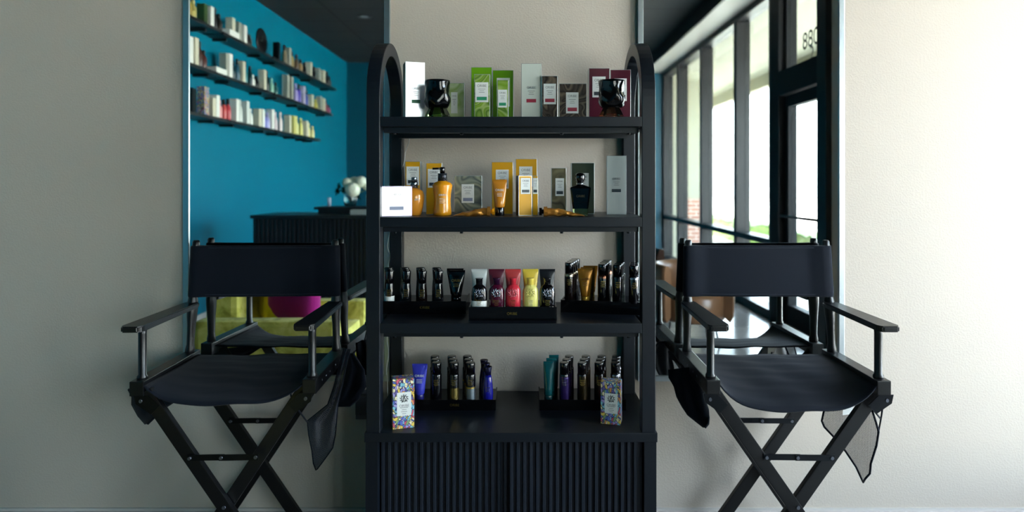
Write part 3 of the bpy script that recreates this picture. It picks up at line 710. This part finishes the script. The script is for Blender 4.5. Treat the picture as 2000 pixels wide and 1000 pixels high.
# right tray on cabinet top
re = [-.203,-.160,-.117]
rows_of(lambda e: squeeze(e,.036,.0150,.136,.016,M('teal_gloss_plastic',(8,80,84),.2,.2,coat=.5),M('teal_cap',(8,50,54),.2),None), 'squeeze_tube', 'tube', 1071, [-.203,-.160,-.117], E_, .012, 'deep teal squeeze tube at the left of lower-right tray', 'teal tubes in the lower-right tray')
rows_of(lambda e: proto_can(e, M('violet_black_plastic',(50,34,90),.15,.4,coat=.5), gloss_black, silver_cap), 'spray_can', 'spray can', 1102, re, E_, .012, 'violet black spray can in lower-right tray', 'spray cans in the lower-right tray')
rows_of(lambda e: proto_can(e, M('olive_gold_plastic',(66,54,30),.2,.6,coat=.4), gloss_black), 'spray_can', 'spray can', 1137, re, E_, .011, 'dark olive gold spray can in lower-right tray', 'spray cans in the lower-right tray')
rows_of(lambda e: proto_can(e, M('brown_gold_plastic',(60,38,28),.2,.5,coat=.4), gloss_black), 'spray_can', 'spray can', 1170, re, E_, .010, 'brown spray can left behind the right floral box', 'spray cans in the lower-right tray')
rows_of(lambda e: proto_can(e, gloss_black, sr), 'spray_can', 'spray can', 1202, re, E_, .008, 'black spray can standing right behind the floral box', 'spray cans in the lower-right tray')

# ------------------------------------------------------------------ cord and power brick
def smooth_path(pts, n=6):
    out = []; P_ = [Vector(p) for p in pts]
    for i in range(len(P_)-1):
        p0, p1, p2, p3 = P_[max(i-1,0)], P_[i], P_[i+1], P_[min(i+2,len(P_)-1)]
        for k in range(n):
            t = k/n; out.append(.5*((2*p1)+(-p0+p2)*t+(2*p0-5*p1+4*p2-p3)*t*t+(-p0+3*p1-3*p2+p3)*t**3))
    out.append(P_[-1]); return out
def cp(px, py, y=-.035): return (PX(px,y), y, PZ(py,y))
pts = [cp(799,258,-.10), cp(799,276,-.09), cp(792,296), cp(789,318), cp(778,350,-.03), cp(766,400), cp(762,450), cp(757,480), cp(762,500), cp(758,525), cp(757,600), cp(756,660), cp(759,690), cp(755,720), cp(757,745), cp(757,800)]
tag(MB().tube(smooth_path(pts), .0018, 6).build('power_cord', M('white_cable',(225,225,222),.4)), 'thin white power cord hanging down the wall behind the shelf unit', 'cord')
e = empty('wall_outlet', (PX(704,-.012), 0, PZ(820,-.012)))
MB().box(-.02,.05,-.008,-.001,0,.115,bev=.002).build('cover_plate', M('grey_plastic',(70,74,80),.4), e)
MB().box(-.012,.03,-.045,-.008,.03,.10,bev=.004).build('plug_adapter', M('dark_grey_plastic',(48,52,58),.4), e)
tag(e, 'grey wall outlet with a plugged adapter left of the cabinet', 'outlet')

# ================================================================== DIRECTOR'S CHAIRS
def directors_chair(cx, cyy, rz, label, sag, legx=.25):
    e = empty('directors_chair', (cx, cyy, 0), rz); tag(e, label, 'chair', 'tall black folding director chairs')
    fy, by = -.160, .165; RX = .272; ztop = .735; zbot = .688
    for s in (-1, 1):
        x = s*RX
        r = MB().box(x-.022, x+.022, -.196, .205, zbot, ztop, bev=.003).build('seat_rail', chair_wood, e)
        for yy in (-.12,-.07,-.02,.06,.12):
            MB().rings([[Vector((x+s*q, yy+.0035*math.cos(a), zbot+.022+.0035*math.sin(a))) for a in [k*math.pi/4 for k in range(8)]] for q in (.021,.0235)]).build('rivet', screw_m, r)
        MB().lathe([(.0165,ztop-.004),(.0165,ztop+.008),(.0125,ztop+.014),(.0125,.880),(.014,.902)], cx=x, cy=fy, seg=20).build('arm_post', chair_wood, e)
        # back post: flat tapering below the fabric, round above, leaning back
        def bp(z, s=s):
            t = (z-ztop)/(1.15-ztop); return (s*(RX-.012*t), by+.025*t)
        R = []
        for z, hx, hy in ((ztop-.02,.017,.017),(ztop+.012,.017,.017),(ztop+.03,.013,.016),(ztop+.10,.014,.020),(.87,.017,.023),(.905,.019,.024),(.925,.018,.020),(.945,.0145,.0145),(1.13,.0135,.0135),(1.146,.013,.013),(1.152,.009,.009)):
            px_, py_ = bp(z); R.append([Vector((px_+hx*math.cos(2*math.pi*k/18), py_+hy*math.sin(2*math.pi*k/18), z)) for k in range(18)])
        MB().rings(R).build('back_post', chair_wood, e)
        # armrest board
        ax = s*(RX-.006)
        o = [(ax-.029,.16),(ax-.024,.175),(ax+.024,.175),(ax+.029,.16),(ax+.033,-.225),(ax+.031,-.238),(ax+.024,-.246),(ax-.024,-.246),(ax-.031,-.238),(ax-.033,-.225)]
        mb = MB().prism([(a,b,.902) for a,b in o],(0,0,.019)); bmesh.ops.bevel(mb.bm, geom=list(mb.bm.edges), offset=.004, segments=2, affect='EDGES')
        mb.build('armrest', chair_wood, e)
    # crossed legs: two at the front, two at the back
    zc = .325
    for (y, dy) in ((-.168, .024), (.150, .024)):
        for s in (-1, 1):
            yy = y+(dy/2 if s > 0 else -dy/2)
            MB().bar((s*legx, yy, .700), (-s*.214, yy, .0), .042, .021, bev=.003).build('leg', chair_wood, e)
        for q in (.0,):
            MB().rings([[Vector((q+.006*math.cos(a), yy2, zc+.006*math.sin(a))) for a in [k*math.pi/5 for k in range(10)]] for yy2 in (y-.026, y-.022)]).build('pivot_bolt', screw_m, e)
        # folding stretcher with hinge in the middle
        zs = .489; w = .112
        yq = y-.026
        st = MB().box(-w, .004, yq-.003, yq, zs-.0095, zs+.0095).box(-.012, w, yq-.006, yq-.003, zs-.0095, zs+.0095).build('folding_stretcher', steel, e)
        for q in (-w+.008, -.005, w-.008):
            MB().rings([[Vector((q+.0055*math.cos(a), yy2, zs+.0055*math.sin(a))) for a in [k*math.pi/5 for k in range(10)]] for yy2 in (yq-.010, yq-.002)]).build('rivet', screw_m, st)
        # metal brackets under the rails
        for s in (-1, 1):
            pts = [(s*(legx+.032), y-.024, .690), (s*(legx-.012), y-.024, .690), (s*(legx-.048), y-.024, .655), (s*(legx-.022), y-.024, .628), (s*(legx+.026), y-.024, .662)]
            bk = MB().prism(pts, (0,.003,0)).build('bracket', steel, e)
            MB().rings([[Vector((s*(legx+.010)+.005*math.cos(a), yy2, .672+.006*math.sin(a))) for a in [k*math.pi/5 for k in range(10)]] for yy2 in (y-.028, y-.023)]).build('rivet', screw_m, bk)
    # seat sling
    nx, ny = 28, 18; vt = []; 
    for j in range(ny+1):
        v = j/ny; y = -.205+v*.385
        for i in range(nx+1):
            u = i/nx*2-1; x = u*.252
            sg = sag*(.05+.95*(1-v)**2.3)
            # front edge curls, mid bows forward where it hangs
            z = .722 - sg*(1-abs(u)**4.2) + .002*math.sin(9*u+7*v)*(1-u*u) + .0022*math.sin(38*v+3*u)*(1-u*u)
            yy = y + (.012*(u*u) if j == 0 else 0)
            vt.append((x, yy, z))
    mb = MB().poly(vt, [(j*(nx+1)+i, j*(nx+1)+i+1, (j+1)*(nx+1)+i+1, (j+1)*(nx+1)+i) for j in range(ny) for i in range(nx)], sm=True)
    st = mb.build('seat', canvas, e); sm = st.modifiers.new('thickness','SOLIDIFY'); sm.thickness = .004; sm.offset = -1
    # backrest with a sleeve round each post
    zs_ = [.940,.946,.99,1.04,1.09,1.126,1.132]; R = []
    for z in zs_:
        t = (z-ztop)/(1.15-ztop); X = RX-.012*t; Y = by+.025*t; ring = []
        k = 1.0 if .941 < z < 1.131 else .9
        for i in range(9): a = -math.pi/2-math.pi*i/8; ring.append(Vector((-X+.0185*k*math.cos(a), Y+.0185*k*math.sin(a), z)))
        N = 16; fr = []
        for i in range(N+1):
            u = -1+2*i/N; xx = u*(X-.024); th = .003*k+.013*k*max(0,(abs(u)-.86)/.14)**2; bow = -.004*(1-u*u)+.0015*math.sin(z*60+u*5)
            fr.append((xx, Y+bow-.004, th))
        ring += [Vector((a, b+c, z)) for a,b,c in fr]
        for i in range(9): a = math.pi/2-math.pi*i/8; ring.append(Vector((X+.0185*k*math.cos(a), Y+.0185*k*math.sin(a), z)))
        ring += [Vector((a, b-c, z)) for a,b,c in reversed(fr)]
        R.append(ring)
    MB().rings(R, sm=True).build('backrest', canvas, e)
    for z in (.949, 1.123):
        t = (z-ztop)/(1.15-ztop); X = RX-.012*t; Y = by+.025*t
        MB().tube([(-X+.03+k*(2*X-.06)/16, Y-.0085-.004*(1-(-1+k/8)**2), z) for k in range(17)], .0008, 4).build('hem_stitch', M('thread',(38,44,58),.7), e)
    return e
LC = directors_chair(-.9685, -.25, math.radians(2.5), 'tall black director chair left of the shelf unit', .060)
RC = directors_chair(.891, -.25, math.radians(-1.0), 'tall black director chair right of the shelf unit', .082, .272)
# cloth and mesh pouches hanging from the chair arms: outlines in pixels at a chosen depth
def pouch(parent, name, left, right, depths, mat, rim=None, label=None, strips=()):
    """left/right: matching lists of px points from top to bottom; depths: (top,bottom) world y, plus a slant across"""
    bpy.context.view_layer.update(); inv = parent.matrix_world.inverted()
    yt, yb, slant = depths; rows = len(left)-1; sub = 6; nx = 14
    def interp(L, t):
        f = t*rows; i = min(int(f), rows-1); q = f-i; return (L[i][0]*(1-q)+L[i+1][0]*q, L[i][1]*(1-q)+L[i+1][1]*q)
    ny = rows*sub; vt = []; uvs = []
    for j in range(ny+1):
        t = j/ny; a = interp(left, t); b = interp(right, t)
        for i in range(nx+1):
            u = i/nx; px, py = a[0]*(1-u)+b[0]*u, a[1]*(1-u)+b[1]*u
            y = yt+(yb-yt)*t+slant*(u-.5)+.010*math.sin(u*11+t*4)*math.sin(math.pi*min(1,t+.2))
            p = inv @ Vector((PX(px,y), y, PZ(py,y))); vt.append(p); uvs.append((p.x-.6*p.y, p.z))
    mb = MB().poly(vt, [(j*(nx+1)+i, j*(nx+1)+i+1, (j+1)*(nx+1)+i+1, (j+1)*(nx+1)+i) for j in range(ny) for i in range(nx)], sm=True)
    uvl = mb.bm.loops.layers.uv.new('UVMap'); mb.bm.verts.ensure_lookup_table(); mb.bm.verts.index_update()
    for f in mb.bm.faces:
        for l in f.loops: l[uvl].uv = uvs[l.vert.index]
    o = mb.build(name, mat, parent, norm=True)
    if mat is canvas:
        sm = o.modifiers.new('thickness','SOLIDIFY'); sm.thickness = .006; sm.offset = 0
    if label: o['label'] = label
    if rim:
        W_ = nx+1; path = [vt[j*W_] for j in range(0,ny+1,2)] + [vt[ny*W_+i] for i in range(0,nx+1,2)] + [vt[j*W_+nx] for j in range(ny,-1,-2)]
        MB().tube(path, rim, 6).build('binding', canvas, o)
    for s in strips:
        MB().tube([inv @ Vector((PX(a,y), y, PZ(b,y))) for a,b,y in s], .0028, 6).build('strap', canvas, o)
    return o
# right chair: mesh pouch right, cloth pouch left
o = pouch(RC, 'mesh_pouch', [(1622,765),(1612,790),(1605,822),(1610,834),(1630,855),(1652,882),(1672,912),(1686,942)], [(1690,765),(1703,800),(1711,825),(1716,843),(1712,870),(1701,905),(1699,925),(1690,935)], (-.31,-.27,-.07), net_light, .0035, 'open black mesh pouch with dark binding', [[(1726,775,-.37),(1722,810,-.34),(1716,843,-.31)],[(1702,796,-.36),(1719,817,-.335)]])
bpy.context.view_layer.update(); inv = RC.matrix_world.inverted()
yq = -.345; q = [inv @ Vector((PX(a,yq+.0), yq, PZ(b,yq))) for a,b in ((1648,760),(1684,760),(1684,806),(1646,811))]
lb = MB().prism(q, (0,.001,0)).build('pouch_tag', white_paper, o)
crest(lb, .014, tuple(inv @ Vector((PX(1667,yq-.004), yq-.003, PZ(786,yq)))), ink_dark)
pouch(RC, 'cloth_pouch', [(1305,722),(1306,738),(1316,755),(1322,775),(1333,795),(1343,810),(1362,825),(1374,834)], [(1366,715),(1367,745),(1372,765),(1378,782),(1384,800),(1386,815),(1384,828),(1377,836)], (-.20,-.28,-.05), canvas, None, 'limp black cloth pouch')
# left chair: mesh pouch right, cloth pouch left, cloth fold behind
pouch(LC, 'mesh_pouch', [(672,680),(662,715),(652,755),(640,790),(600,822),(603,850),(609,880),(612,905),(617,918)], [(684,682),(676,715),(668,755),(660,790),(657,828),(655,850),(650,875),(638,892),(620,916)], (-.20,-.30,-.02), net_dark, .002, 'dense black mesh pouch', [[(566,760,-.40),(569,776,-.40),(582,800,-.37),(600,824,-.34)]])
pouch(LC, 'cloth_pouch', [(250,760),(258,775),(258,790),(270,812),(284,828)], [(352,768),(350,780),(326,795),(306,812),(288,829)], (-.30,-.26,-.10), canvas, None, 'limp black cloth pouch')
pouch(LC, 'cloth_pouch', [(674,690),(676,720),(668,750),(660,780),(658,795)], [(690,690),(712,722),(715,755),(700,780),(684,794)], (-.11,-.13,-.03), canvas, None, 'black cloth pouch at the back')

# ================================================================== THE SALON BEHIND THE CAMERA (seen in the mirrors)
# reception desk
DX0, DX1, DY1, DY0 = -2.54, -.62, -3.50, -4.15
e = empty('reception_desk', ((DX0+DX1)/2, (DY0+DY1)/2, 0)); ex, ey = e.location.x, e.location.y
tag(e, 'long black fluted reception desk seen in the left mirror', 'desk')
MB().box(DX0-ex, DX1-ex, DY0-ey, DY1-ey, 1.035, 1.067, bev=.003).build('desk_top', chalk, e)
mb = MB().box(DX0+.02-ex, DX1-.02-ex, DY0+.03-ey, DY1-.045-ey, .0, 1.035)
for k in range(int((DX1-DX0-.1)/.042)):
    xx = DX0+.06+k*.042-ex; mb.prism([(xx-.016,DY1-.045-ey,.06),(xx-.008,DY1-.030-ey,.06),(xx+.008,DY1-.030-ey,.06),(xx+.016,DY1-.045-ey,.06)],(0,0,.965))
mb.box(DX0+.02-ex, DX0+.05-ex, DY1-.045-ey, DY1-.02-ey, 0, 1.035)
mb.build('fluted_front', chalk, e)
lx0 = -2.02
MB().box(lx0-ex, DX1-ex, DY0+.08-ey, DY0+.42-ey, 1.110, 1.135, bev=.002).box(lx0+.03-ex, DX1-ex, DY0+.1-ey, DY0+.38-ey, 1.067, 1.110).build('raised_ledge', chalk, e)
DZ = 1.135
# flowers in a vase on the ledge
vx, vy = -1.72, -3.93
e = empty('flower_vase', (vx, vy, DZ)); tag(e, 'clear glass vase on the reception desk ledge, seen in left mirror', 'vase')
MB().lathe([(.045,0),(.055,.004),(.07,.06),(.062,.12),(.05,.15),(.046,.148),(.058,.118),(.064,.06),(.05,.01),(.001,.008)], seg=28, cap=(True,False)).build('glass_body', glassm('clear_vase_glass',(235,245,240)), e)
bq = empty('flower_bouquet', (vx, vy, DZ)); tag(bq, 'white hydrangea bouquet with dark green leaves in glass vase', 'flowers')
random.seed(3)
petal = M('white_petals',(222,226,205),.6); leafm = M('dark_leaf',(34,58,26),.4); stem_m = M('green_stem',(60,84,40),.5)
for k, (a, b, c, r) in enumerate(((-.035,0,.235,.048),(.105,0,.245,.056),(.035,.05,.165,.072),(.03,-.04,.245,.05),(.16,-.03,.20,.045))):
    mb = MB(); bmesh.ops.create_icosphere(mb.bm, subdivisions=4, radius=r)
    for v in mb.bm.verts:
        n = v.co.normalized(); v.co = n*r*(1+.16*abs(noise.noise(n*7+Vector((k,0,0))))-.05+.10*abs(noise.noise(n*15))) + Vector((a,b,c))
    for f in mb.bm.faces: f.smooth = True
    mb.build('flower_head', petal, bq)
    MB().tube([(a*.2,b*.2,.02),(a*.5,b*.5,.13),(a,b,c-.03)], .004, 6).build('stem', stem_m, bq)
for k in range(34):
    c0 = Vector((-.10,0,.17)) if k < 24 else Vector((.06,0,.12))
    n = Vector((random.gauss(0,1), random.gauss(0,1), random.gauss(0,1))).normalized(); L = random.uniform(.04,.075); d = n*L; sd = n.orthogonal().normalized()*L*.32; p = c0+n*.015
    MB().poly([p, p+d*.35+sd, p+d*.5+Vector((0,0,.005)), p+d*.35-sd, p+d], [(0,1,2),(0,2,3),(1,4,2),(2,4,3)], sm=True).build('leaf', leafm, bq)
MB().tube([(0,0,.05),(-.05,0,.12),(-.10,0,.17)], .004, 6).build('stem', stem_m, bq)
def small(name, mb, mat, label, cat, group=None): tag(mb.build(name, mat), label, cat, group)
small('pillar_candle', MB().lathe([(.016,DZ),(.017,DZ+.085),(.014,DZ+.087)], cx=-1.93, cy=-3.93, seg=18), M('cream_wax',(205,205,225),.4), 'slim white cylinder standing left of the flower vase', 'candle')
e = empty('soap_dispenser', (-1.52,-3.93,DZ)); tag(e, 'white dispenser bottle with silver top right of the vase', 'bottle')
MB().lathe([(.036,0),(.038,.003),(.038,.11),(.02,.125)], seg=22).build('bottle_body', M('white_plastic',(225,225,220),.3), e)
MB().lathe([(.012,.124),(.012,.15),(.018,.152),(.018,.165)], seg=18).build('pump_head', silver_cap, e)
small('document_box', MB().box(-1.62,-1.25,-3.66,-3.55,1.067,1.115,bev=.003), M('pale_grey_card',(150,155,150),.5), 'low pale grey box on the desk before the ledge', 'box')
# yellow velvet loveseat facing the windows
def cushion(name, w, h, t, loc, rot, mat, label, cat='cushion', parent=None, group=None):
    N = 14; vt = []; 
    mb = MB()
    for sgn in (-1, 1):
        vt = []
        for j in range(N+1):
            for i in range(N+1):
                u, v = -1+2*i/N, -1+2*j/N; th = t/2*((1-u**4)*(1-v**4))**.5
                k = 1-.06*(1-abs(u*v))*max(abs(u),abs(v))**3
                vt.append((u*w/2*k, sgn*th, v*h/2*k))
        mb.poly(vt, [(j*(N+1)+i, j*(N+1)+i+1, (j+1)*(N+1)+i+1, (j+1)*(N+1)+i) for j in range(N) for i in range(N)], sm=True)
    bmesh.ops.remove_doubles(mb.bm, verts=mb.bm.verts, dist=.0005)
    o = mb.build(name, mat, parent); o.location = loc; o.rotation_euler = rot
    if label: tag(o, label, cat, group)
    return o
sx0, sx1, sy1, sy0 = -1.95, -1.10, -1.32, -2.12
e = empty('velvet_armchair', ((sx0+sx1)/2, (sy0+sy1)/2, 0)); ex, ey = e.location.x, e.location.y
tag(e, 'yellow-green velvet armchair seen in the left mirror behind the black chair', 'armchair')
AZ = .548
MB().box(sx0+.05-ex, sx1-.06-ex, sy0+.14-ey, sy1-.14-ey, .14, .30, bev=.02).build('seat_base', velvet, e)
MB().box(sx0+.18-ex, sx1-.02-ex, sy0+.15-ey, sy1-.15-ey, .30, .43, bev=.035).build('seat_cushion', velvet, e)
for (a, b) in ((sy1-.14, sy1), (sy0, sy0+.14)):
    MB().box(sx0-ex, sx1-ex, a-ey, b-ey, .10, AZ, bev=.03).build('armrest', velvet, e)
MB().box(sx0-ex, sx0+.2-ex, sy0+.14-ey, sy1-.14-ey, .10, .86, bev=.04).build('backrest', velvet, e)
for (a, b) in ((sx0+.06,sy0+.06),(sx1-.06,sy0+.06),(sx0+.06,sy1-.06),(sx1-.06,sy1-.06)):
    MB().lathe([(.012,0),(.022,.10)], cx=a-ex, cy=b-ey, seg=14).build('leg', chair_wood, e)
cushion('throw_cushion', .40, .40, .15, (-1.63,-1.76,.642), (math.radians(12),0,math.radians(58)), velvet_y, 'bright yellow velvet cushion on the armchair, seen in left mirror', group='velvet cushions')
cushion('throw_cushion', .38, .38, .15, (-1.45,-1.60,.632), (math.radians(-12),math.radians(8),math.radians(14)), velvet_m, 'magenta velvet cushion beside the yellow one, seen in left mirror', group='velvet cushions')
# tan barrel chairs near the windows
def barrel(cx_, cy_, rz, mat, label):
    e = empty('barrel_chair', (cx_, cy_, 0), rz); tag(e, label, 'armchair', 'leather barrel chairs')
    N = 30; R0 = .34; rings = []
    for k in range(N+1):
        a = math.radians(-35+250*k/N); c, s = math.cos(a), math.sin(a)
        rings.append([Vector((R0*c*.94,R0*s*.94,.20)), Vector((R0*c,R0*s,.24)), Vector((R0*c*1.03,R0*s*1.03,.60)), Vector((R0*c*1.0,R0*s*1.0,.675)), Vector((R0*c*.88,R0*s*.88,.675)), Vector((R0*c*.80,R0*s*.80,.60)), Vector((R0*c*.80,R0*s*.80,.24))])
    o = MB().rings(rings, sm=True).build('shell_back', mat, e)
    MB().lathe([(.25,.20),(.268,.22),(.270,.40),(.25,.43),(.05,.44)], seg=32).build('seat_cushion', mat, e)
    for a in (45,135,225,315):
        c, s = math.cos(math.radians(a)), math.sin(math.radians(a))
        MB().tube([(.20*c,.20*s,.22),(.25*c,.25*s,0)], .008, 8).build('leg', chair_wood, e)
barrel(1.47, -3.05, math.radians(180), leather, 'tan leather barrel chair with thin black legs in right mirror')
barrel(1.13, -4.20, math.radians(150), leather_d, 'darker brown leather barrel chair behind the tan one in mirror')

# ------------------------------------------------------------------ wall shelves on the teal wall
shelf_m = M('black_wall_shelf', (14,16,18), .4)
rowz = [2.85, 2.43, 2.0]; rown = ['top', 'middle', 'bottom']
segs = [[(-2.5,-3.75),(-3.78,-5.0),(-5.03,-6.3),(-6.33,-7.6)],[(-2.5,-3.8),(-3.83,-5.05),(-5.08,-6.2),(-6.23,-7.4)],[(-2.5,-3.9),(-3.93,-5.1),(-5.13,-6.1),(-6.13,-6.8)]]
pos = ['leftmost board in the mirror','second board from the left','third board from the left','rightmost board in the mirror']
for r in range(3):
    for k, (a, b) in enumerate(segs[r]):
        e = empty('wall_shelf', (XL, (a+b)/2, rowz[r])); L = (a-b)/2
        MB().box(0,.20,-L,L,-.03,0,bev=.002).build('shelf_board', shelf_m, e)
        for q in (-L+.2, L-.2): MB().box(0,.14,q-.012,q+.012,-.055,-.03).build('bracket', shelf_m, e)
        tag(e, 'black wall shelf in %s row on teal wall, %s' % (rown[r], pos[k]), 'shelf', 'black shelves on the teal wall')
# stock on them: (row, px in the mirror zoom, kind, height, colour, words)
W_,CR,BK,DT,GR = (238,240,232),(216,212,188),(12,12,14),(6,58,66),(164,168,156)
stock = [
 (0,72,'b',.22,(170,150,70),'gold topped'),(0,100,'b',.2,(190,180,110),'straw'),(0,160,'c',.21,(60,84,44),'dark green'),(0,203,'c',.22,W_,'white'),(0,238,'b',.24,BK,'black'),(0,266,'b',.2,(40,36,30),'dark brown'),(0,325,'l',.07,W_,'white'),
 (0,342,'c',.23,CR,'cream'),(0,385,'c',.22,GR,'grey'),(0,420,'c',.22,W_,'white'),(0,445,'b',.17,BK,'black'),(0,462,'b',.16,(60,56,50),'brown'),(0,640,'c',.25,(8,10,14),'black'),(0,690,'b',.27,(120,112,90),'bronze'),(0,712,'c',.26,GR,'grey'),(0,737,'b',.24,(150,130,80),'gold'),(0,768,'b',.24,(90,70,50),'brown'),(0,795,'b',.2,(150,120,80),'tan'),(0,820,'b',.19,BK,'black'),(0,850,'c',.23,CR,'cream'),(0,880,'b',.2,BK,'black'),(0,905,'c',.21,GR,'grey'),(0,936,'c',.22,CR,'cream'),(0,965,'b',.24,BK,'black'),(0,980,'b',.18,(50,50,50),'charcoal'),
 (1,66,'c',.27,W_,'white'),(1,102,'c',.28,CR,'cream'),(1,140,'b',.27,(70,36,26),'brown'),(1,168,'b',.2,(84,40,34),'red brown'),(1,240,'l',.06,W_,'white'),(1,302,'c',.26,GR,'grey'),(1,325,'c',.27,W_,'white'),(1,358,'b',.22,DT,'dark teal'),(1,384,'b',.26,(30,80,100),'blue teal'),(1,410,'c',.25,CR,'cream'),(1,434,'b',.27,(0,110,120),'teal'),(1,466,'b',.24,DT,'dark teal'),(1,482,'b',.15,W_,'white'),(1,508,'b',.15,BK,'black'),(1,548,'c',.26,CR,'cream'),(1,575,'b',.27,(10,40,36),'bottle green'),(1,605,'b',.2,(130,180,160),'mint'),(1,632,'b',.17,(20,90,90),'teal'),(1,700,'c',.33,GR,'grey'),(1,726,'c',.33,(160,162,150),'pale grey'),(1,762,'b',.27,(160,150,210),'lilac'),(1,783,'b',.28,(80,70,170),'violet'),(1,805,'c',.27,(190,186,210),'pale lilac'),(1,830,'b',.24,(40,60,150),'blue'),(1,860,'c',.2,CR,'cream'),(1,892,'b',.16,(200,190,90),'yellow'),(1,915,'c',.23,GR,'grey'),(1,936,'c',.22,CR,'cream'),(1,956,'b',.22,(110,24,50),'maroon'),(1,976,'b',.15,(120,40,80),'wine'),
 (2,85,'c',.24,(8,14,16),'black'),(2,165,'f',.29,W_,'floral'),(2,215,'c',.2,CR,'cream'),(2,240,'c',.24,W_,'white'),(2,248,'b',.2,(190,60,70),'coral red'),(2,268,'b',.2,(230,150,150),'pink'),(2,297,'b',.22,(200,80,80),'coral'),(2,325,'b',.24,(190,60,70),'coral red'),(2,368,'c',.26,W_,'white'),(2,400,'b',.27,(224,230,224),'white'),(2,436,'c',.27,(220,226,220),'white'),(2,468,'b',.2,W_,'white'),(2,515,'c',.22,CR,'cream'),(2,538,'c',.23,W_,'white'),(2,560,'b',.2,(90,100,190),'blue'),(2,578,'b',.21,(170,170,220),'lilac'),(2,600,'c',.26,W_,'white'),(2,628,'b',.24,(220,200,205),'blush'),(2,662,'b',.26,(226,214,214),'pale pink'),(2,712,'c',.25,CR,'cream'),(2,742,'c',.26,(224,216,130),'pale yellow'),(2,766,'b',.27,(230,226,150),'yellow'),(2,795,'b',.26,(226,222,130),'yellow'),(2,824,'c',.24,CR,'cream'),(2,845,'b',.22,(214,206,140),'straw'),(2,870,'b',.19,(220,212,150),'cream'),
]
cnt = {}
_o = 'first second third fourth fifth sixth seventh eighth ninth tenth eleventh twelfth thirteenth fourteenth fifteenth sixteenth seventeenth eighteenth nineteenth twentieth'.split()
ORD = _o+['twenty-'+q for q in _o[:9]]+['thirtieth','thirty-first','thirty-second']
_cap_d = M('stock_dark_cap',(20,20,22),.3)
for (r, zx, kd, h, c, wd) in stock:
    px = 350+zx/3.334; X = XL+.12; D = FPX*(-X)/(VX-px); y = -(D-2.5); z = rowz[r]
    mt = M('stock_%s_%d_%d_%d' % ((wd.replace(' ','_'),)+c), c, .3)
    h *= .93
    if kd in 'cf':
        ww = .032 if kd == 'c' else .045
        mb = MB().box(X-.035, X+.035, y-ww, y+ww, z, z+h, bev=.001); mt = floral_m if kd == 'f' else mt; nm, cat = 'stock_carton', 'box'
        what = wd+' carton'
    elif kd == 'l':
        mb = MB().box(X-.05, X+.07, y-.11, y+.11, z, z+h, bev=.002); nm, cat = 'stock_carton', 'box'; what = 'low '+wd+' carton'
    else:
        rr_ = .030
        mb = MB().lathe([(rr_*.93,0),(rr_,.004),(rr_*1.02,h*.45),(rr_*.9,h*.62),(rr_*.5,h*.74),(rr_*.45,h*.76)], seg=16).lathe([(rr_*.5,h*.76),(rr_*.52,h*.98),(rr_*.42,h)], seg=14, mi=1)
        bmesh.ops.translate(mb.bm, verts=mb.bm.verts, vec=(X,y,z)); nm, cat = 'stock_bottle', 'bottle'; what = wd+' bottle'
    o = mb.build(nm, [mt, mt if sum(c) > 400 else _cap_d])
    cnt[r] = cnt.get(r, 0)+1
    lb = '%s, %s item from the left on the %s teal-wall shelf row' % (what, ORD[cnt[r]-1], rown[r])
    tag(o, lb, cat, 'stock on the %s teal-wall shelf' % rown[r])
D = FPX*3.1/(VX-514.5); y = -(D-2.5)
e = empty('wall_disc', (XL+.002, y, 3.06)); e.rotation_euler = (0, math.pi/2, 0)
MB().lathe([(.150,0),(.152,.012),(.140,.020),(.132,.014),(.01,.012)], seg=40).build('disc', M('black_enamel',(8,8,10),.25), e)
MB().box(-.06,.0,-.004,.004,.015,.018).box(-.004,.004,0,.045,.015,.018).build('hands', M('pale_metal',(110,120,120),.3,.6), e)
tag(e, 'round black clock on the teal wall above the top shelf', 'clock')
